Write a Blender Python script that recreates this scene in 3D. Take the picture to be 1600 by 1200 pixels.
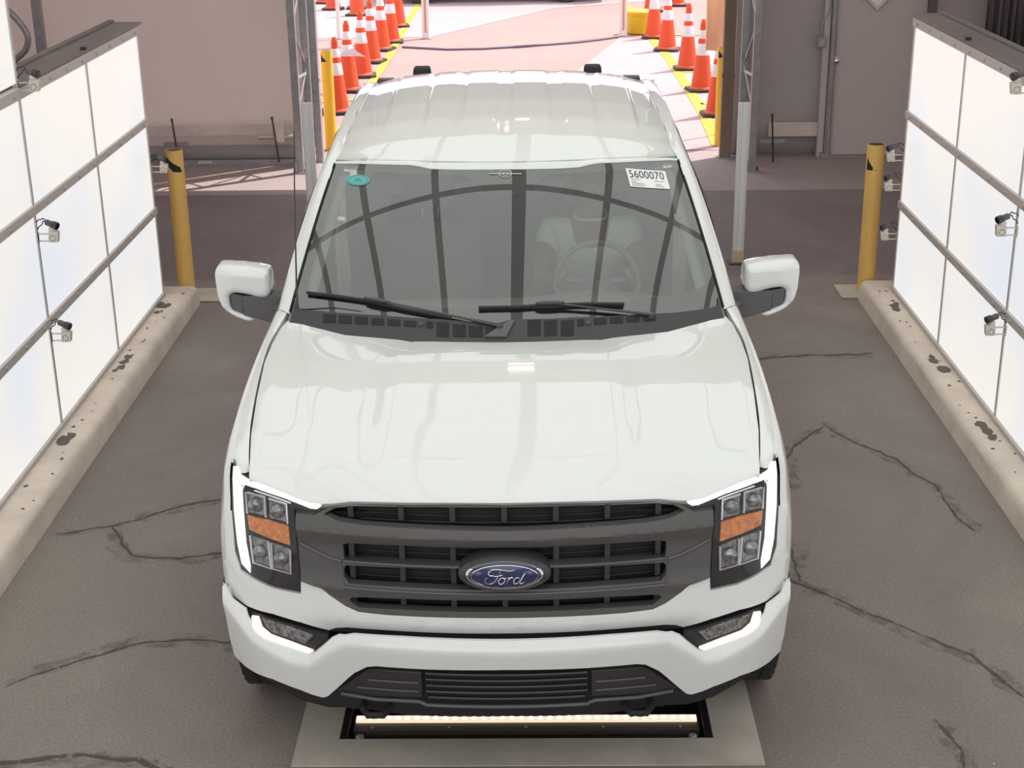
import bpy, bmesh, math, random
from mathutils import Vector, Matrix
random.seed(7)
PI = math.pi
for o in list(bpy.data.objects): bpy.data.objects.remove(o)
scn = bpy.context.scene
COL = scn.collection

# ------------------------------------------------------------------ camera, world, sun, ceiling light, exposure
PHI = 0.007016                      # the truck stands a touch askew in the lane
cam_data = bpy.data.cameras.new('camera'); cam = bpy.data.objects.new('camera', cam_data); COL.objects.link(cam)
cam_data.sensor_fit = 'HORIZONTAL'; cam_data.sensor_width = 36.0; cam_data.lens = 36.0*2300/1600
cam_data.clip_end = 400
def cam_matrix():
    yaw = 0.009+PHI; pit = 0.3655; roll = -0.013
    f = Vector((-math.sin(yaw)*math.cos(pit), math.cos(yaw)*math.cos(pit), -math.sin(pit)))
    r = Vector((math.cos(yaw), math.sin(yaw), 0)); u = r.cross(f)
    c, s = math.cos(roll), math.sin(roll)
    r2 = c*r+s*u; u2 = -s*r+c*u
    m = Matrix(((r2.x, u2.x, -f.x, 0.0993), (r2.y, u2.y, -f.y, -4.1794), (r2.z, u2.z, -f.z, 3.17), (0, 0, 0, 1)))
    return m
cam.matrix_world = cam_matrix()
scn.camera = cam
scn.view_settings.view_transform = 'Standard'; scn.view_settings.look = 'None'
scn.view_settings.gamma = 1; scn.view_settings.use_curve_mapping = False
scn.view_settings.exposure = 0.0

w = bpy.data.worlds.new('world'); scn.world = w; w.use_nodes = True
bg = w.node_tree.nodes['Background']; bg.inputs[0].default_value = (0.90, 0.92, 1.0, 1); bg.inputs[1].default_value = 2.0

sd = bpy.data.lights.new('sun', 'SUN'); sd.energy = 6.3; sd.angle = math.radians(0.6); sd.color = (1.0, 0.88, 0.83)
sun = bpy.data.objects.new('sun', sd); COL.objects.link(sun)
sun.rotation_euler = Vector((0.48, 0.335, 0.81)).to_track_quat('Z', 'Y').to_euler()

CEIL_EMIT = 1.3                    # the luminous ceiling over the lane
WALL_EMIT = 0.85                    # the luminous side walls

# ------------------------------------------------------------------ helpers
def tag(o, label=None, cat=None, group=None, kind=None):
    if label: o['label'] = label
    if cat: o['category'] = cat
    if group: o['group'] = group
    if kind: o['kind'] = kind
    return o
def empty(name, loc=(0, 0, 0), rz=0.0):
    o = bpy.data.objects.new(name, None); COL.objects.link(o); o.location = loc; o.rotation_euler = (0, 0, rz)
    o.empty_display_size = 0.1
    return o
class MB:
    def __init__(s): s.v = []; s.f = []
    def add(s, vs, fs):
        n = len(s.v); s.v += [tuple(p) for p in vs]; s.f += [tuple(i+n for i in f) for f in fs]; return s
    def box(s, x0, x1, y0, y1, z0, z1):
        return s.add([(x0,y0,z0),(x1,y0,z0),(x1,y1,z0),(x0,y1,z0),(x0,y0,z1),(x1,y0,z1),(x1,y1,z1),(x0,y1,z1)],
                     [(0,3,2,1),(4,5,6,7),(0,1,5,4),(1,2,6,5),(2,3,7,6),(3,0,4,7)])
    def grid(s, P, close_u=False):
        nu = len(P); nv = len(P[0]); n = [q for row in P for q in row]; fs = []
        for i in range(nu if close_u else nu-1):
            for j in range(nv-1):
                a = i*nv+j; b = ((i+1) % nu)*nv+j
                fs.append((a, b, b+1, a+1))
        return s.add(n, fs)
    def tube(s, pts, r, n=10, cap=True, flat=1.0):
        pts = [Vector(p) for p in pts]; rs = r if isinstance(r, (list, tuple)) else [r]*len(pts)
        rings = []; up = None
        for i, p in enumerate(pts):
            d = (pts[min(i+1, len(pts)-1)]-pts[max(i-1, 0)]).normalized()
            if up is None:
                up = Vector((0, 0, 1)) if abs(d.z) < 0.9 else Vector((0, 1, 0))
            a = d.cross(up).normalized(); b = a.cross(d).normalized(); up = b
            rings.append([p+a*math.cos(t)*rs[i]+b*math.sin(t)*rs[i]*flat for t in [2*PI*k/n for k in range(n)]])
        m = len(s.v)
        s.v += [tuple(q) for rg in rings for q in rg]
        for i in range(len(pts)-1):
            for k in range(n):
                s.f.append((m+i*n+k, m+i*n+(k+1) % n, m+(i+1)*n+(k+1) % n, m+(i+1)*n+k))
        if cap:
            s.f.append(tuple(m+k for k in reversed(range(n)))); s.f.append(tuple(m+(len(pts)-1)*n+k for k in range(n)))
        return s
    def lathe(s, prof, n=24, c=(0, 0, 0), axis='z'):
        m = len(s.v)
        for r, h in prof:
            for k in range(n):
                t = 2*PI*k/n; x, y = r*math.cos(t), r*math.sin(t)
                if axis == 'z': q = (c[0]+x, c[1]+y, c[2]+h)
                elif axis == 'x': q = (c[0]+h, c[1]+x, c[2]+y)
                else: q = (c[0]+x, c[1]+h, c[2]+y)
                s.v.append(q)
        for i in range(len(prof)-1):
            for k in range(n):
                s.f.append((m+i*n+k, m+i*n+(k+1) % n, m+(i+1)*n+(k+1) % n, m+(i+1)*n+k))
        s.f.append(tuple(m+k for k in reversed(range(n)))); s.f.append(tuple(m+(len(prof)-1)*n+k for k in range(n)))
        return s
    def mirror(s):
        n = len(s.v); s.v += [(-x, y, z) for x, y, z in s.v]; s.f += [tuple(i+n for i in reversed(f)) for f in s.f]; return s
    def build(s, name, mat, parent=None, smooth=35, bevel=0, seg=2, solid=0, weld=0, normals=True):
        me = bpy.data.meshes.new(name); me.from_pydata(s.v, [], s.f)
        bm = bmesh.new(); bm.from_mesh(me)
        if weld: bmesh.ops.remove_doubles(bm, verts=bm.verts, dist=weld)
        if normals: bmesh.ops.recalc_face_normals(bm, faces=bm.faces)
        bm.to_mesh(me); bm.free()
        return finish(name, me, mat, parent, smooth, bevel, seg, solid)
def finish(name, me, mat, parent=None, smooth=35, bevel=0, seg=2, solid=0):
    me.materials.append(mat)
    if smooth:
        me.shade_smooth(); me.set_sharp_from_angle(angle=math.radians(smooth))
    o = bpy.data.objects.new(name, me); COL.objects.link(o)
    if parent: o.parent = parent
    if solid:
        m = o.modifiers.new('solid', 'SOLIDIFY'); m.thickness = solid; m.offset = -1
    if bevel:
        m = o.modifiers.new('bevel', 'BEVEL'); m.width = bevel; m.segments = seg; m.limit_method = 'ANGLE'; m.angle_limit = math.radians(50)
    return o
def full(half):
    """close a half outline given from the centre line round to the centre line again"""
    return [(x, z) for x, z in half]+[(-x, z) for x, z in reversed(half)]
def edge_dist(x, z, L):
    d = 9
    for i in range(len(L)):
        ax, az = L[i]; bx, bz = L[(i+1) % len(L)]; ux, uz = bx-ax, bz-az; q = ux*ux+uz*uz or 1e-9
        t = max(0, min(1, ((x-ax)*ux+(z-az)*uz)/q)); d = min(d, math.hypot(x-ax-ux*t, z-az-uz*t))
    return d
def plate_bm(outline, yfun, thick=0.02, cell=0.03, holes=(), sx=1, pillow=0):
    bm = bmesh.new()
    pts = []
    for x, z in outline:
        if not pts or (abs(pts[-1][0]-x)+abs(pts[-1][1]-z)) > 1e-4: pts.append((x, z))
    if abs(pts[0][0]-pts[-1][0])+abs(pts[0][1]-pts[-1][1]) < 1e-4: pts.pop()
    loops = [pts]+[list(h) for h in holes]
    edges = []
    for L in loops:
        vs = [bm.verts.new((x*sx, 0, z)) for x, z in L]
        edges += [bm.edges.new((vs[i], vs[(i+1) % len(vs)])) for i in range(len(vs))]
    bmesh.ops.triangle_fill(bm, edges=edges, use_beauty=True, use_dissolve=False, normal=(0, -1, 0))
    xs = [v.co.x for v in bm.verts]; zs = [v.co.z for v in bm.verts]
    for ax, lo, hi in ((0, min(xs), max(xs)), (2, min(zs), max(zs))):
        k = math.floor(lo/cell)+1
        while k*cell < hi:
            co = [0, 0, 0]; no = [0, 0, 0]; co[ax] = k*cell; no[ax] = 1
            bmesh.ops.bisect_plane(bm, geom=bm.verts[:]+bm.edges[:]+bm.faces[:], dist=1e-6, plane_co=co, plane_no=no)
            k += 1
    bmesh.ops.recalc_face_normals(bm, faces=bm.faces)
    if sum(f.normal.y*f.calc_area() for f in bm.faces) > 0: bmesh.ops.reverse_faces(bm, faces=bm.faces)
    r = bmesh.ops.extrude_face_region(bm, geom=bm.faces[:])
    top = {g for g in r['geom'] if isinstance(g, bmesh.types.BMVert)}
    for v in bm.verts: v.co.y = yfun(v.co.x, v.co.z)
    if pillow:
        PL = [(x*sx, z) for x, z in pts]
        for v in bm.verts:
            d = min(edge_dist(v.co.x, v.co.z, PL), pillow); q = pillow-math.sqrt(max(0, pillow**2-(pillow-d)**2))
            v.co.y += q if v in top else -q
    for v in bm.verts:
        if v not in top: v.co.y += thick
    bmesh.ops.recalc_face_normals(bm, faces=bm.faces)
    return bm
def plate(name, outline, yfun, mat, parent, thick=0.02, cell=0.03, holes=(), sx=1, bevel=0.004, smooth=35, pillow=0):
    bm = plate_bm(outline, yfun, thick, cell, holes, sx, pillow)
    me = bpy.data.meshes.new(name); bm.to_mesh(me); bm.free()
    return finish(name, me, mat, parent, smooth, bevel)
def lerp(L, x):
    if x <= L[0][0]: return L[0][1]
    for a, b in zip(L, L[1:]):
        if x <= b[0]: return a[1]+(b[1]-a[1])*(x-a[0])/(b[0]-a[0])
    return L[-1][1]
def sstep(a, b, x):
    t = min(1, max(0, (x-a)/(b-a))); return t*t*(3-2*t)
def children(o): return [c for c in COL.objects if c.parent == o]
def copy_tree(o, parent=None):
    c = o.copy(); COL.objects.link(c); c.parent = parent
    for ch in children(o): copy_tree(ch, c)
    return c

# ------------------------------------------------------------------ materials
MATS = {}
def mat(name, col=(0.8, 0.8, 0.8), rough=0.5, metal=0.0, coat=0.0, emit=None, estr=1.0, noise=None, bump=None, spec=0.5, trans=0.0, ior=1.5):
    m = bpy.data.materials.new(name); m.use_nodes = True; nt = m.node_tree; b = nt.nodes['Principled BSDF']
    b.inputs['Base Color'].default_value = (*col, 1); b.inputs['Roughness'].default_value = rough
    b.inputs['Metallic'].default_value = metal; b.inputs['Coat Weight'].default_value = coat
    b.inputs['Coat Roughness'].default_value = 0.03; b.inputs['Specular IOR Level'].default_value = spec
    b.inputs['Transmission Weight'].default_value = trans; b.inputs['IOR'].default_value = ior
    if emit:
        b.inputs['Emission Color'].default_value = (*emit, 1); b.inputs['Emission Strength'].default_value = estr
    tc = nt.nodes.new('ShaderNodeTexCoord')
    if noise:      # (scale, second colour, detail, contrast low, contrast high, stretch)
        sc, c2, det, lo, hi = noise[:5]
        mp = nt.nodes.new('ShaderNodeMapping'); nt.links.new(tc.outputs['Object'], mp.inputs[0])
        if len(noise) > 5: mp.inputs['Scale'].default_value = noise[5]
        n = nt.nodes.new('ShaderNodeTexNoise'); n.inputs['Scale'].default_value = sc; n.inputs['Detail'].default_value = det
        n.inputs['Roughness'].default_value = 0.65
        nt.links.new(mp.outputs[0], n.inputs['Vector'])
        r = nt.nodes.new('ShaderNodeValToRGB'); r.color_ramp.elements[0].position = lo; r.color_ramp.elements[1].position = hi
        r.color_ramp.elements[0].color = (*c2, 1); r.color_ramp.elements[1].color = (*col, 1)
        nt.links.new(n.outputs['Fac'], r.inputs[0]); nt.links.new(r.outputs[0], b.inputs['Base Color'])
    if bump:       # (scale, strength, distance)
        n2 = nt.nodes.new('ShaderNodeTexNoise'); n2.inputs['Scale'].default_value = bump[0]; n2.inputs['Detail'].default_value = 5
        nt.links.new(tc.outputs['Object'], n2.inputs['Vector'])
        bp = nt.nodes.new('ShaderNodeBump'); bp.inputs['Strength'].default_value = bump[1]; bp.inputs['Distance'].default_value = bump[2]
        nt.links.new(n2.outputs['Fac'], bp.inputs['Height']); nt.links.new(bp.outputs[0], b.inputs['Normal'])
    MATS[name] = m
    return m
def ground_mat(name, base, patch, spot, grain=90.0, patch_scale=0.55, spots=0.62, bumpd=0.006):
    m = bpy.data.materials.new(name); m.use_nodes = True; nt = m.node_tree; b = nt.nodes['Principled BSDF']; L = nt.links
    tc = nt.nodes.new('ShaderNodeTexCoord')
    def noise(sc, det, rough=0.6, dist=0.0):
        n = nt.nodes.new('ShaderNodeTexNoise'); n.inputs['Scale'].default_value = sc; n.inputs['Detail'].default_value = det
        n.inputs['Roughness'].default_value = rough; n.inputs['Distortion'].default_value = dist
        L.new(tc.outputs['Object'], n.inputs['Vector']); return n.outputs['Fac']
    def ramp(src, lo, hi):
        r = nt.nodes.new('ShaderNodeMapRange'); r.inputs[1].default_value = lo; r.inputs[2].default_value = hi; L.new(src, r.inputs[0]); return r.outputs[0]
    def mix(f, a, bb, mode='MIX'):
        x = nt.nodes.new('ShaderNodeMix'); x.data_type = 'RGBA'; x.blend_type = mode
        if isinstance(f, float): x.inputs[0].default_value = f
        else: L.new(f, x.inputs[0])
        for s, q in ((6, a), (7, bb)):
            if isinstance(q, tuple): x.inputs[s].default_value = (*q, 1)
            else: L.new(q, x.inputs[s])
        return x.outputs[2]
    c = mix(ramp(noise(patch_scale, 8, 0.62, 1.2), 0.38, 0.66), base, patch)
    c = mix(ramp(noise(4.5, 6, 0.7), 0.3, 0.75), c, tuple(q*1.12 for q in base))
    g = nt.nodes.new('ShaderNodeMapRange'); g.inputs[1].default_value = 0.25; g.inputs[2].default_value = 0.75; g.inputs[3].default_value = 0.72; g.inputs[4].default_value = 1.28
    L.new(noise(grain, 3, 0.7), g.inputs[0])
    cc = nt.nodes.new('ShaderNodeCombineColor')
    for i in range(3): L.new(g.outputs[0], cc.inputs[i])
    c = mix(1.0, c, cc.outputs[0], 'MULTIPLY')
    v = nt.nodes.new('ShaderNodeTexVoronoi'); v.inputs['Scale'].default_value = 9.0; L.new(tc.outputs['Object'], v.inputs['Vector'])
    near = ramp(v.outputs['Distance'], 0.065, 0.035)
    sel = ramp(noise(3.0, 2), spots, spots+0.04)
    mm = nt.nodes.new('ShaderNodeMath'); mm.operation = 'MULTIPLY'; L.new(near, mm.inputs[0]); L.new(sel, mm.inputs[1])
    c = mix(mm.outputs[0], c, spot)
    L.new(c, b.inputs['Base Color']); b.inputs['Roughness'].default_value = 0.9; b.inputs['Specular IOR Level'].default_value = 0.25
    bp = nt.nodes.new('ShaderNodeBump'); bp.inputs['Strength'].default_value = 0.5; bp.inputs['Distance'].default_value = bumpd
    L.new(noise(grain*0.8, 4, 0.7), bp.inputs['Height']); L.new(bp.outputs[0], b.inputs['Normal'])
    return m
def emit_mat(name, c1, c2, strength, scale=0.8, ramp=(0.35, 0.65)):
    """a backlit diffuser: slightly uneven tint, as the lamps behind it are"""
    m = bpy.data.materials.new(name); m.use_nodes = True; nt = m.node_tree; b = nt.nodes['Principled BSDF']; L = nt.links
    tc = nt.nodes.new('ShaderNodeTexCoord'); n = nt.nodes.new('ShaderNodeTexNoise'); n.inputs['Scale'].default_value = scale; n.inputs['Detail'].default_value = 1
    L.new(tc.outputs['Object'], n.inputs['Vector'])
    r = nt.nodes.new('ShaderNodeValToRGB'); r.color_ramp.elements[0].position = ramp[0]; r.color_ramp.elements[1].position = ramp[1]
    r.color_ramp.elements[0].color = (*c1, 1); r.color_ramp.elements[1].color = (*c2, 1)
    L.new(n.outputs['Fac'], r.inputs[0]); L.new(r.outputs[0], b.inputs['Emission Color'])
    b.inputs['Emission Strength'].default_value = strength
    b.inputs['Base Color'].default_value = (0.08, 0.08, 0.08, 1); b.inputs['Roughness'].default_value = 0.35; b.inputs['Specular IOR Level'].default_value = 0.1
    return m
def glass_mat(name, tint, gloss=0.02, boost=1.5, ior=1.5):
    m = bpy.data.materials.new(name); m.use_nodes = True; nt = m.node_tree; L = nt.links
    for n in list(nt.nodes): nt.nodes.remove(n)
    out = nt.nodes.new('ShaderNodeOutputMaterial'); mx = nt.nodes.new('ShaderNodeMixShader')
    tr = nt.nodes.new('ShaderNodeBsdfTransparent'); tr.inputs[0].default_value = (*tint, 1)
    gl = nt.nodes.new('ShaderNodeBsdfGlossy'); gl.inputs['Roughness'].default_value = gloss
    lw = nt.nodes.new('ShaderNodeLayerWeight'); lw.inputs[0].default_value = 0.5
    pw = nt.nodes.new('ShaderNodeMath'); pw.operation = 'POWER'; pw.inputs[1].default_value = 4.4; L.new(lw.outputs['Facing'], pw.inputs[0])
    mu = nt.nodes.new('ShaderNodeMath'); mu.operation = 'MULTIPLY_ADD'; mu.inputs[1].default_value = boost; mu.use_clamp = True
    f0 = ((ior-1)/(ior+1))**2; mu.inputs[2].default_value = f0*boost
    L.new(pw.outputs[0], mu.inputs[0]); L.new(mu.outputs[0], mx.inputs[0]); L.new(tr.outputs[0], mx.inputs[1]); L.new(gl.outputs[0], mx.inputs[2])
    L.new(mx.outputs[0], out.inputs[0])
    return m
PAINT = mat('white_car_paint', (0.735, 0.75, 0.73), 0.35, coat=1.0)
GAP = mat('dark_gap', (0.015, 0.015, 0.017), 0.8)
BLK = mat('black_plastic', (0.048, 0.043, 0.045), 0.42, bump=(400, 0.15, 0.001))
GRL = mat('grille_plastic', (0.086, 0.082, 0.079), 0.48, bump=(400, 0.12, 0.001))
GUARD = mat('pale_aluminium', (0.74, 0.74, 0.73), 0.45, 0.15)
BLK2 = mat('matt_black_plastic', (0.020, 0.018, 0.020), 0.6)
GREYP = mat('grey_plastic', (0.10, 0.095, 0.098), 0.5, bump=(300, 0.2, 0.001))
COWLM = mat('cowl_plastic', (0.045, 0.043, 0.046), 0.55, bump=(250, 0.3, 0.001))
RUB = mat('tyre_rubber', (0.022, 0.021, 0.021), 0.75, bump=(60, 0.4, 0.003))
CHROME = mat('chrome', (0.75, 0.75, 0.76), 0.12, 1.0)
SILVER = mat('silver_reflector', (0.85, 0.86, 0.88), 0.35, 0.6)
BLUE = mat('emblem_blue', (0.012, 0.018, 0.085), 0.25, coat=1.0)
AMBERM = mat('amber_lens', (0.95, 0.34, 0.06), 0.35, coat=1.0, noise=(60, (0.66, 0.17, 0.035), 3, 0.35, 0.65))
DRLM = mat('daytime_running_light', (0.9, 0.9, 0.9), 0.3, emit=(1.0, 0.95, 0.88), estr=1.05)
FOGM = mat('fog_running_light', (0.9, 0.85, 0.8), 0.3, emit=(1.0, 0.82, 0.66), estr=0.78)
LAMPG = mat('lamp_interior', (0.36, 0.36, 0.36), 0.25, 0.5, noise=(70, (0.10, 0.10, 0.105), 3, 0.35, 0.65), coat=1.0)
CLEAR = glass_mat('clear_lens', (0.93, 0.93, 0.94), 0.03, 1.0, 1.35)
WSG = glass_mat('windshield_glass', (0.80, 0.83, 0.79), 0.0, 4.1)
SIDEG = glass_mat('tinted_side_glass', (0.25, 0.28, 0.27), 0.01, 1.3)
STEEL = mat('galvanised_steel', (0.42, 0.42, 0.43), 0.45, 0.6, noise=(12, (0.33, 0.33, 0.35), 4, 0.35, 0.65))
ALU = mat('dull_aluminium', (0.52, 0.50, 0.47), 0.45, 0.5)
RAILM = mat('painted_rail', (0.50, 0.45, 0.42), 0.5)
RAILD = mat('dusty_cap_metal', (0.22, 0.19, 0.18), 0.6, noise=(5, (0.15, 0.13, 0.13), 5, 0.3, 0.7, (1, 0.2, 1)))
DIFF = emit_mat('backlit_diffuser', (0.86, 0.91, 1.0), (1.0, 0.965, 0.92), WALL_EMIT, 0.8, (0.28, 0.50))
CEILM = emit_mat('ceiling_diffuser', (0.965, 1.0, 0.955), (0.965, 1.0, 0.955), CEIL_EMIT)
SEAM = mat('ceiling_joint', (0.08, 0.08, 0.08), 0.6, emit=(1.0, 0.97, 0.93), estr=0.42)     # glow added to joints and beam so their windshield reflection is less dark
CONC = mat('curb_concrete', (0.70, 0.60, 0.51), 0.85, noise=(3.5, (0.55, 0.47, 0.40), 8, 0.30, 0.62), bump=(40, 0.35, 0.004))
SLAB = mat('slab_concrete', (0.54, 0.49, 0.42), 0.85, noise=(2.5, (0.38, 0.345, 0.295), 8, 0.30, 0.6), bump=(50, 0.3, 0.003))
YEL = mat('yellow_paint', (0.88, 0.56, 0.16), 0.5, noise=(7, (0.78, 0.47, 0.13), 5, 0.35, 0.65, (1, 1, 0.3)))
YELB = mat('bright_yellow_paint', (0.85, 0.50, 0.03), 0.5)
FAB = mat('tent_fabric', (0.74, 0.69, 0.665), 0.8, noise=(1.2, (0.68, 0.63, 0.61), 4, 0.3, 0.7), bump=(2.2, 0.5, 0.03))
def translucent(m, col, fac):
    nt = m.node_tree; b = nt.nodes['Principled BSDF']; out = nt.nodes['Material Output']
    t = nt.nodes.new('ShaderNodeBsdfTranslucent'); t.inputs[0].default_value = (*col, 1)
    x = nt.nodes.new('ShaderNodeMixShader'); x.inputs[0].default_value = fac
    nt.links.new(b.outputs[0], x.inputs[1]); nt.links.new(t.outputs[0], x.inputs[2]); nt.links.new(x.outputs[0], out.inputs[0])
translucent(FAB, (.74, .68, .65), .34)
FABR = mat('tent_fabric_shaded', (0.52, 0.485, 0.47), 0.8, noise=(1.2, (0.46, 0.43, 0.42), 4, 0.3, 0.7), bump=(2.2, 0.5, 0.03)); translucent(FABR, (.5, .47, .46), .12)  # same tent fabric; dimmer light on the right put into a darker colour
FABH = mat('tent_hem', (0.80, 0.73, 0.67), 0.8, noise=(4, (0.62, 0.56, 0.51), 6, 0.3, 0.7))
DOORM = mat('door_paint', (0.56, 0.52, 0.51), 0.6)
WOOD = mat('weathered_wood', (0.30, 0.22, 0.16), 0.8, noise=(6, (0.20, 0.145, 0.11), 6, 0.3, 0.7, (1, 1, 0.15)))
ORG = mat('cone_orange', (0.62, 0.065, 0.012), 0.55)
REFL = mat('reflective_white', (0.62, 0.58, 0.60), 0.5)
CAMG = mat('camera_bracket_paint', (0.62, 0.58, 0.50), 0.5)
ASPH = ground_mat('lane_asphalt', (0.208, 0.175, 0.160), (0.292, 0.255, 0.222), (0.50, 0.46, 0.42))
ASPHD = ground_mat('old_asphalt', (0.175, 0.145, 0.147), (0.25, 0.21, 0.21), (0.3, 0.27, 0.26), spots=0.70)
APRON = ground_mat('apron_concrete', (0.30, 0.255, 0.25), (0.36, 0.31, 0.30), (0.42, 0.38, 0.36), grain=60, spots=0.68)
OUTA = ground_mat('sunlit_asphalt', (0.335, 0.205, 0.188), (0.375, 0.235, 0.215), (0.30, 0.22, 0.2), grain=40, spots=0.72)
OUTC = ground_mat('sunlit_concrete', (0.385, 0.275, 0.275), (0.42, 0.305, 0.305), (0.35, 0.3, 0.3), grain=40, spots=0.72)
LINEY = mat('yellow_road_paint', (0.55, 0.36, 0.02), 0.8, noise=(14, (0.42, 0.29, 0.06), 6, 0.3, 0.6))
CRACK = mat('crack_filler', (0.085, 0.070, 0.063), 0.9)
def patchy(m, scale, lo, hi, top=1.0):
    nt = m.node_tree; b = nt.nodes['Principled BSDF']; out = nt.nodes['Material Output']; tc = nt.nodes.new('ShaderNodeTexCoord')
    n = nt.nodes.new('ShaderNodeTexNoise'); n.inputs['Scale'].default_value = scale; n.inputs['Detail'].default_value = 6; n.inputs['Roughness'].default_value = .7
    r = nt.nodes.new('ShaderNodeMapRange'); r.inputs[1].default_value = lo; r.inputs[2].default_value = hi; r.inputs[4].default_value = top
    t = nt.nodes.new('ShaderNodeBsdfTransparent'); x = nt.nodes.new('ShaderNodeMixShader')
    nt.links.new(tc.outputs['Object'], n.inputs['Vector']); nt.links.new(n.outputs['Fac'], r.inputs[0]); nt.links.new(r.outputs[0], x.inputs[0])
    nt.links.new(t.outputs[0], x.inputs[1]); nt.links.new(b.outputs[0], x.inputs[2]); nt.links.new(x.outputs[0], out.inputs[0])
CRACKD = mat('crack_dirt', (0.085, 0.070, 0.062), 0.95); patchy(CRACKD, 14, .44, .72, .5); patchy(CRACK, 22, .36, .52)

# ------------------------------------------------------------------ the setting
def struct(name, mb, m, parent=None, **k):
    o = mb.build(name, m, parent, **k)
    if parent is None: o['kind'] = 'structure'
    return o
SX0, SX1, SY0, SY1 = -0.785, 0.918, 0.265, 1.35       # the concrete slab around the underbody scanner
f = MB()
for x0, x1, y0, y1 in ((-7, 7, -9, SY0), (-7, SX0, SY0, SY1), (SX1, 7, SY0, SY1), (-7, 7, SY1, 6.3)):
    f.add([(x0, y0, 0), (x1, y0, 0), (x1, y1, 0), (x0, y1, 0)], [(0, 1, 2, 3)])
fl = struct('floor', f, ASPH, smooth=0, normals=False)
struct('floor_rear', MB().add([(-7, 6.3, 0), (7, 6.3, 0), (7, 9.0, 0), (-7, 9.0, 0)], [(0, 1, 2, 3)]), ASPHD, smooth=0, normals=False)
struct('floor_apron', MB().add([(-7, 9.0, 0), (7, 9.0, 0), (7, 10.7, 0), (-7, 10.7, 0)], [(0, 1, 2, 3)]), APRON, smooth=0, normals=False)
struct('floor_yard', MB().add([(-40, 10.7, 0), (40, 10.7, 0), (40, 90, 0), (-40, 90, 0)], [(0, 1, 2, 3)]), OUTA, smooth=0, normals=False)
# paler concrete bays in the yard, laid over the asphalt
yc = MB()
yc.add([(-12, 19.3, .004), (-1.5, 19.4, .004), (0.5, 23.0, .004), (6, 26, .004), (6, 40, .004), (-12, 40, .004)], [(0, 1, 2, 3, 4, 5)])
yc.add([(-1.2, 11.5, .004), (0.4, 14.6, .004), (1.45, 19.0, .004), (1.75, 19.0, .004), (12, 19.2, .004), (12, 10.75, .004), (-1.0, 10.75, .004)], [(0, 6, 5, 4, 3, 2, 1)])
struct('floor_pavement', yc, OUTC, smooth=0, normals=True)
def strip(pts, wd, z=0.006, jit=0.0):
    mb = MB(); L = []; R = []
    P = [Vector((p[0], p[1], 0)) for p in pts]
    Q = []
    for a, b in zip(P, P[1:]):
        n = max(1, int((b-a).length/0.05)) if jit else 1
        Q += [a.lerp(b, i/n) for i in range(n)]
    Q.append(P[-1])
    off = 0
    for i, p in enumerate(Q):
        d = (Q[min(i+1, len(Q)-1)]-Q[max(i-1, 0)]).normalized(); n = Vector((-d.y, d.x, 0))
        if jit: off = off*0.7+random.uniform(-jit, jit)
        hw = wd/2*(random.uniform(0.45, 1.4) if jit else 1)
        if jit and (i == 0 or i == len(Q)-1): hw *= 0.2
        L.append((p.x+n.x*(off+hw), p.y+n.y*(off+hw), z)); R.append((p.x+n.x*(off-hw), p.y+n.y*(off-hw), z))
    return mb.grid([L, R])
for k, (pts, wd) in enumerate([(([-2.0, .80], [-1.78, 1.0], [-1.6, 1.10], [-1.35, 1.16], [-1.1, 1.12], [-.95, 1.15]), .012),
        (([-2.2, 2.12], [-1.95, 2.22], [-1.7, 2.40], [-1.48, 2.51], [-1.2, 2.56], [-1.0, 2.60]), .013),
        (([-1.95, 2.22], [-1.85, 2.02], [-1.78, 1.90], [-1.55, 1.87], [-1.35, 1.93], [-1.05, 1.95]), .013),
        (([-1.9, .28], [-1.6, .33], [-1.35, .32], [-1.2, .22], [-1.1, .1]), .02),
        (([1.1, 1.72], [1.27, 1.62], [1.50, 1.38], [1.70, 1.17], [1.85, 1.0], [1.97, .69], [2.1, .55]), .013),
        (([1.2, 2.5], [1.38, 2.62], [1.42, 2.9], [1.49, 3.11], [1.72, 3.42], [1.82, 3.19], [2.0, 2.95], [2.12, 2.61], [2.17, 2.1]), .013),
        (([1.2, 4.48], [1.53, 4.52], [1.8, 4.58], [2.14, 4.57], [2.25, 4.6]), .02),
        (([1.15, 4.9], [1.35, 4.92], [1.5, 5.1], [1.48, 5.5], [1.35, 5.8]), .011),
        (([1.6, .55], [1.63, .35], [1.58, .1], [1.7, -.1]), .014), (([1.1, 3.4], [1.49, 3.11]), .010),
        (([1.2, 2.1], [1.3, 1.95], [1.27, 1.62]), .010), (([-1.6, 4.2], [-1.45, 3.9], [-1.3, 3.7], [-1.15, 3.55]), .008)]):
    ck = strip(pts, wd*1.1, 0.0018, 0.011).build('crack', CRACK, fl, smooth=0)
    strip(pts, .085, 0.0012, 0.02).build('crack_dirt', CRACKD, ck, smooth=0)
# yellow bay lines painted in the yard
for pts, wd in ((([2.02, 10.9], [2.07, 13.05], [2.04, 17.0], [1.93, 19.3], [1.8, 24]), .13), (([-2.0, 10.9], [-2.0, 12.9], [-1.96, 17.3], [-2.0, 24]), .11),
                (([2.1, 13.33], [2.9, 13.45]), .10), (([2.1, 17.8], [3.0, 17.78]), .10), (([1.95, 19.34], [3.2, 19.3]), .1), (([-2.9, 13.6], [-2.03, 13.85]), .10), (([2.1, 15.7], [3, 15.7]), .08)):
    o = strip(pts, wd, 0.009).build('painted_line', LINEY, smooth=0); o.name = 'trim_line'; o['kind'] = 'structure'
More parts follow.
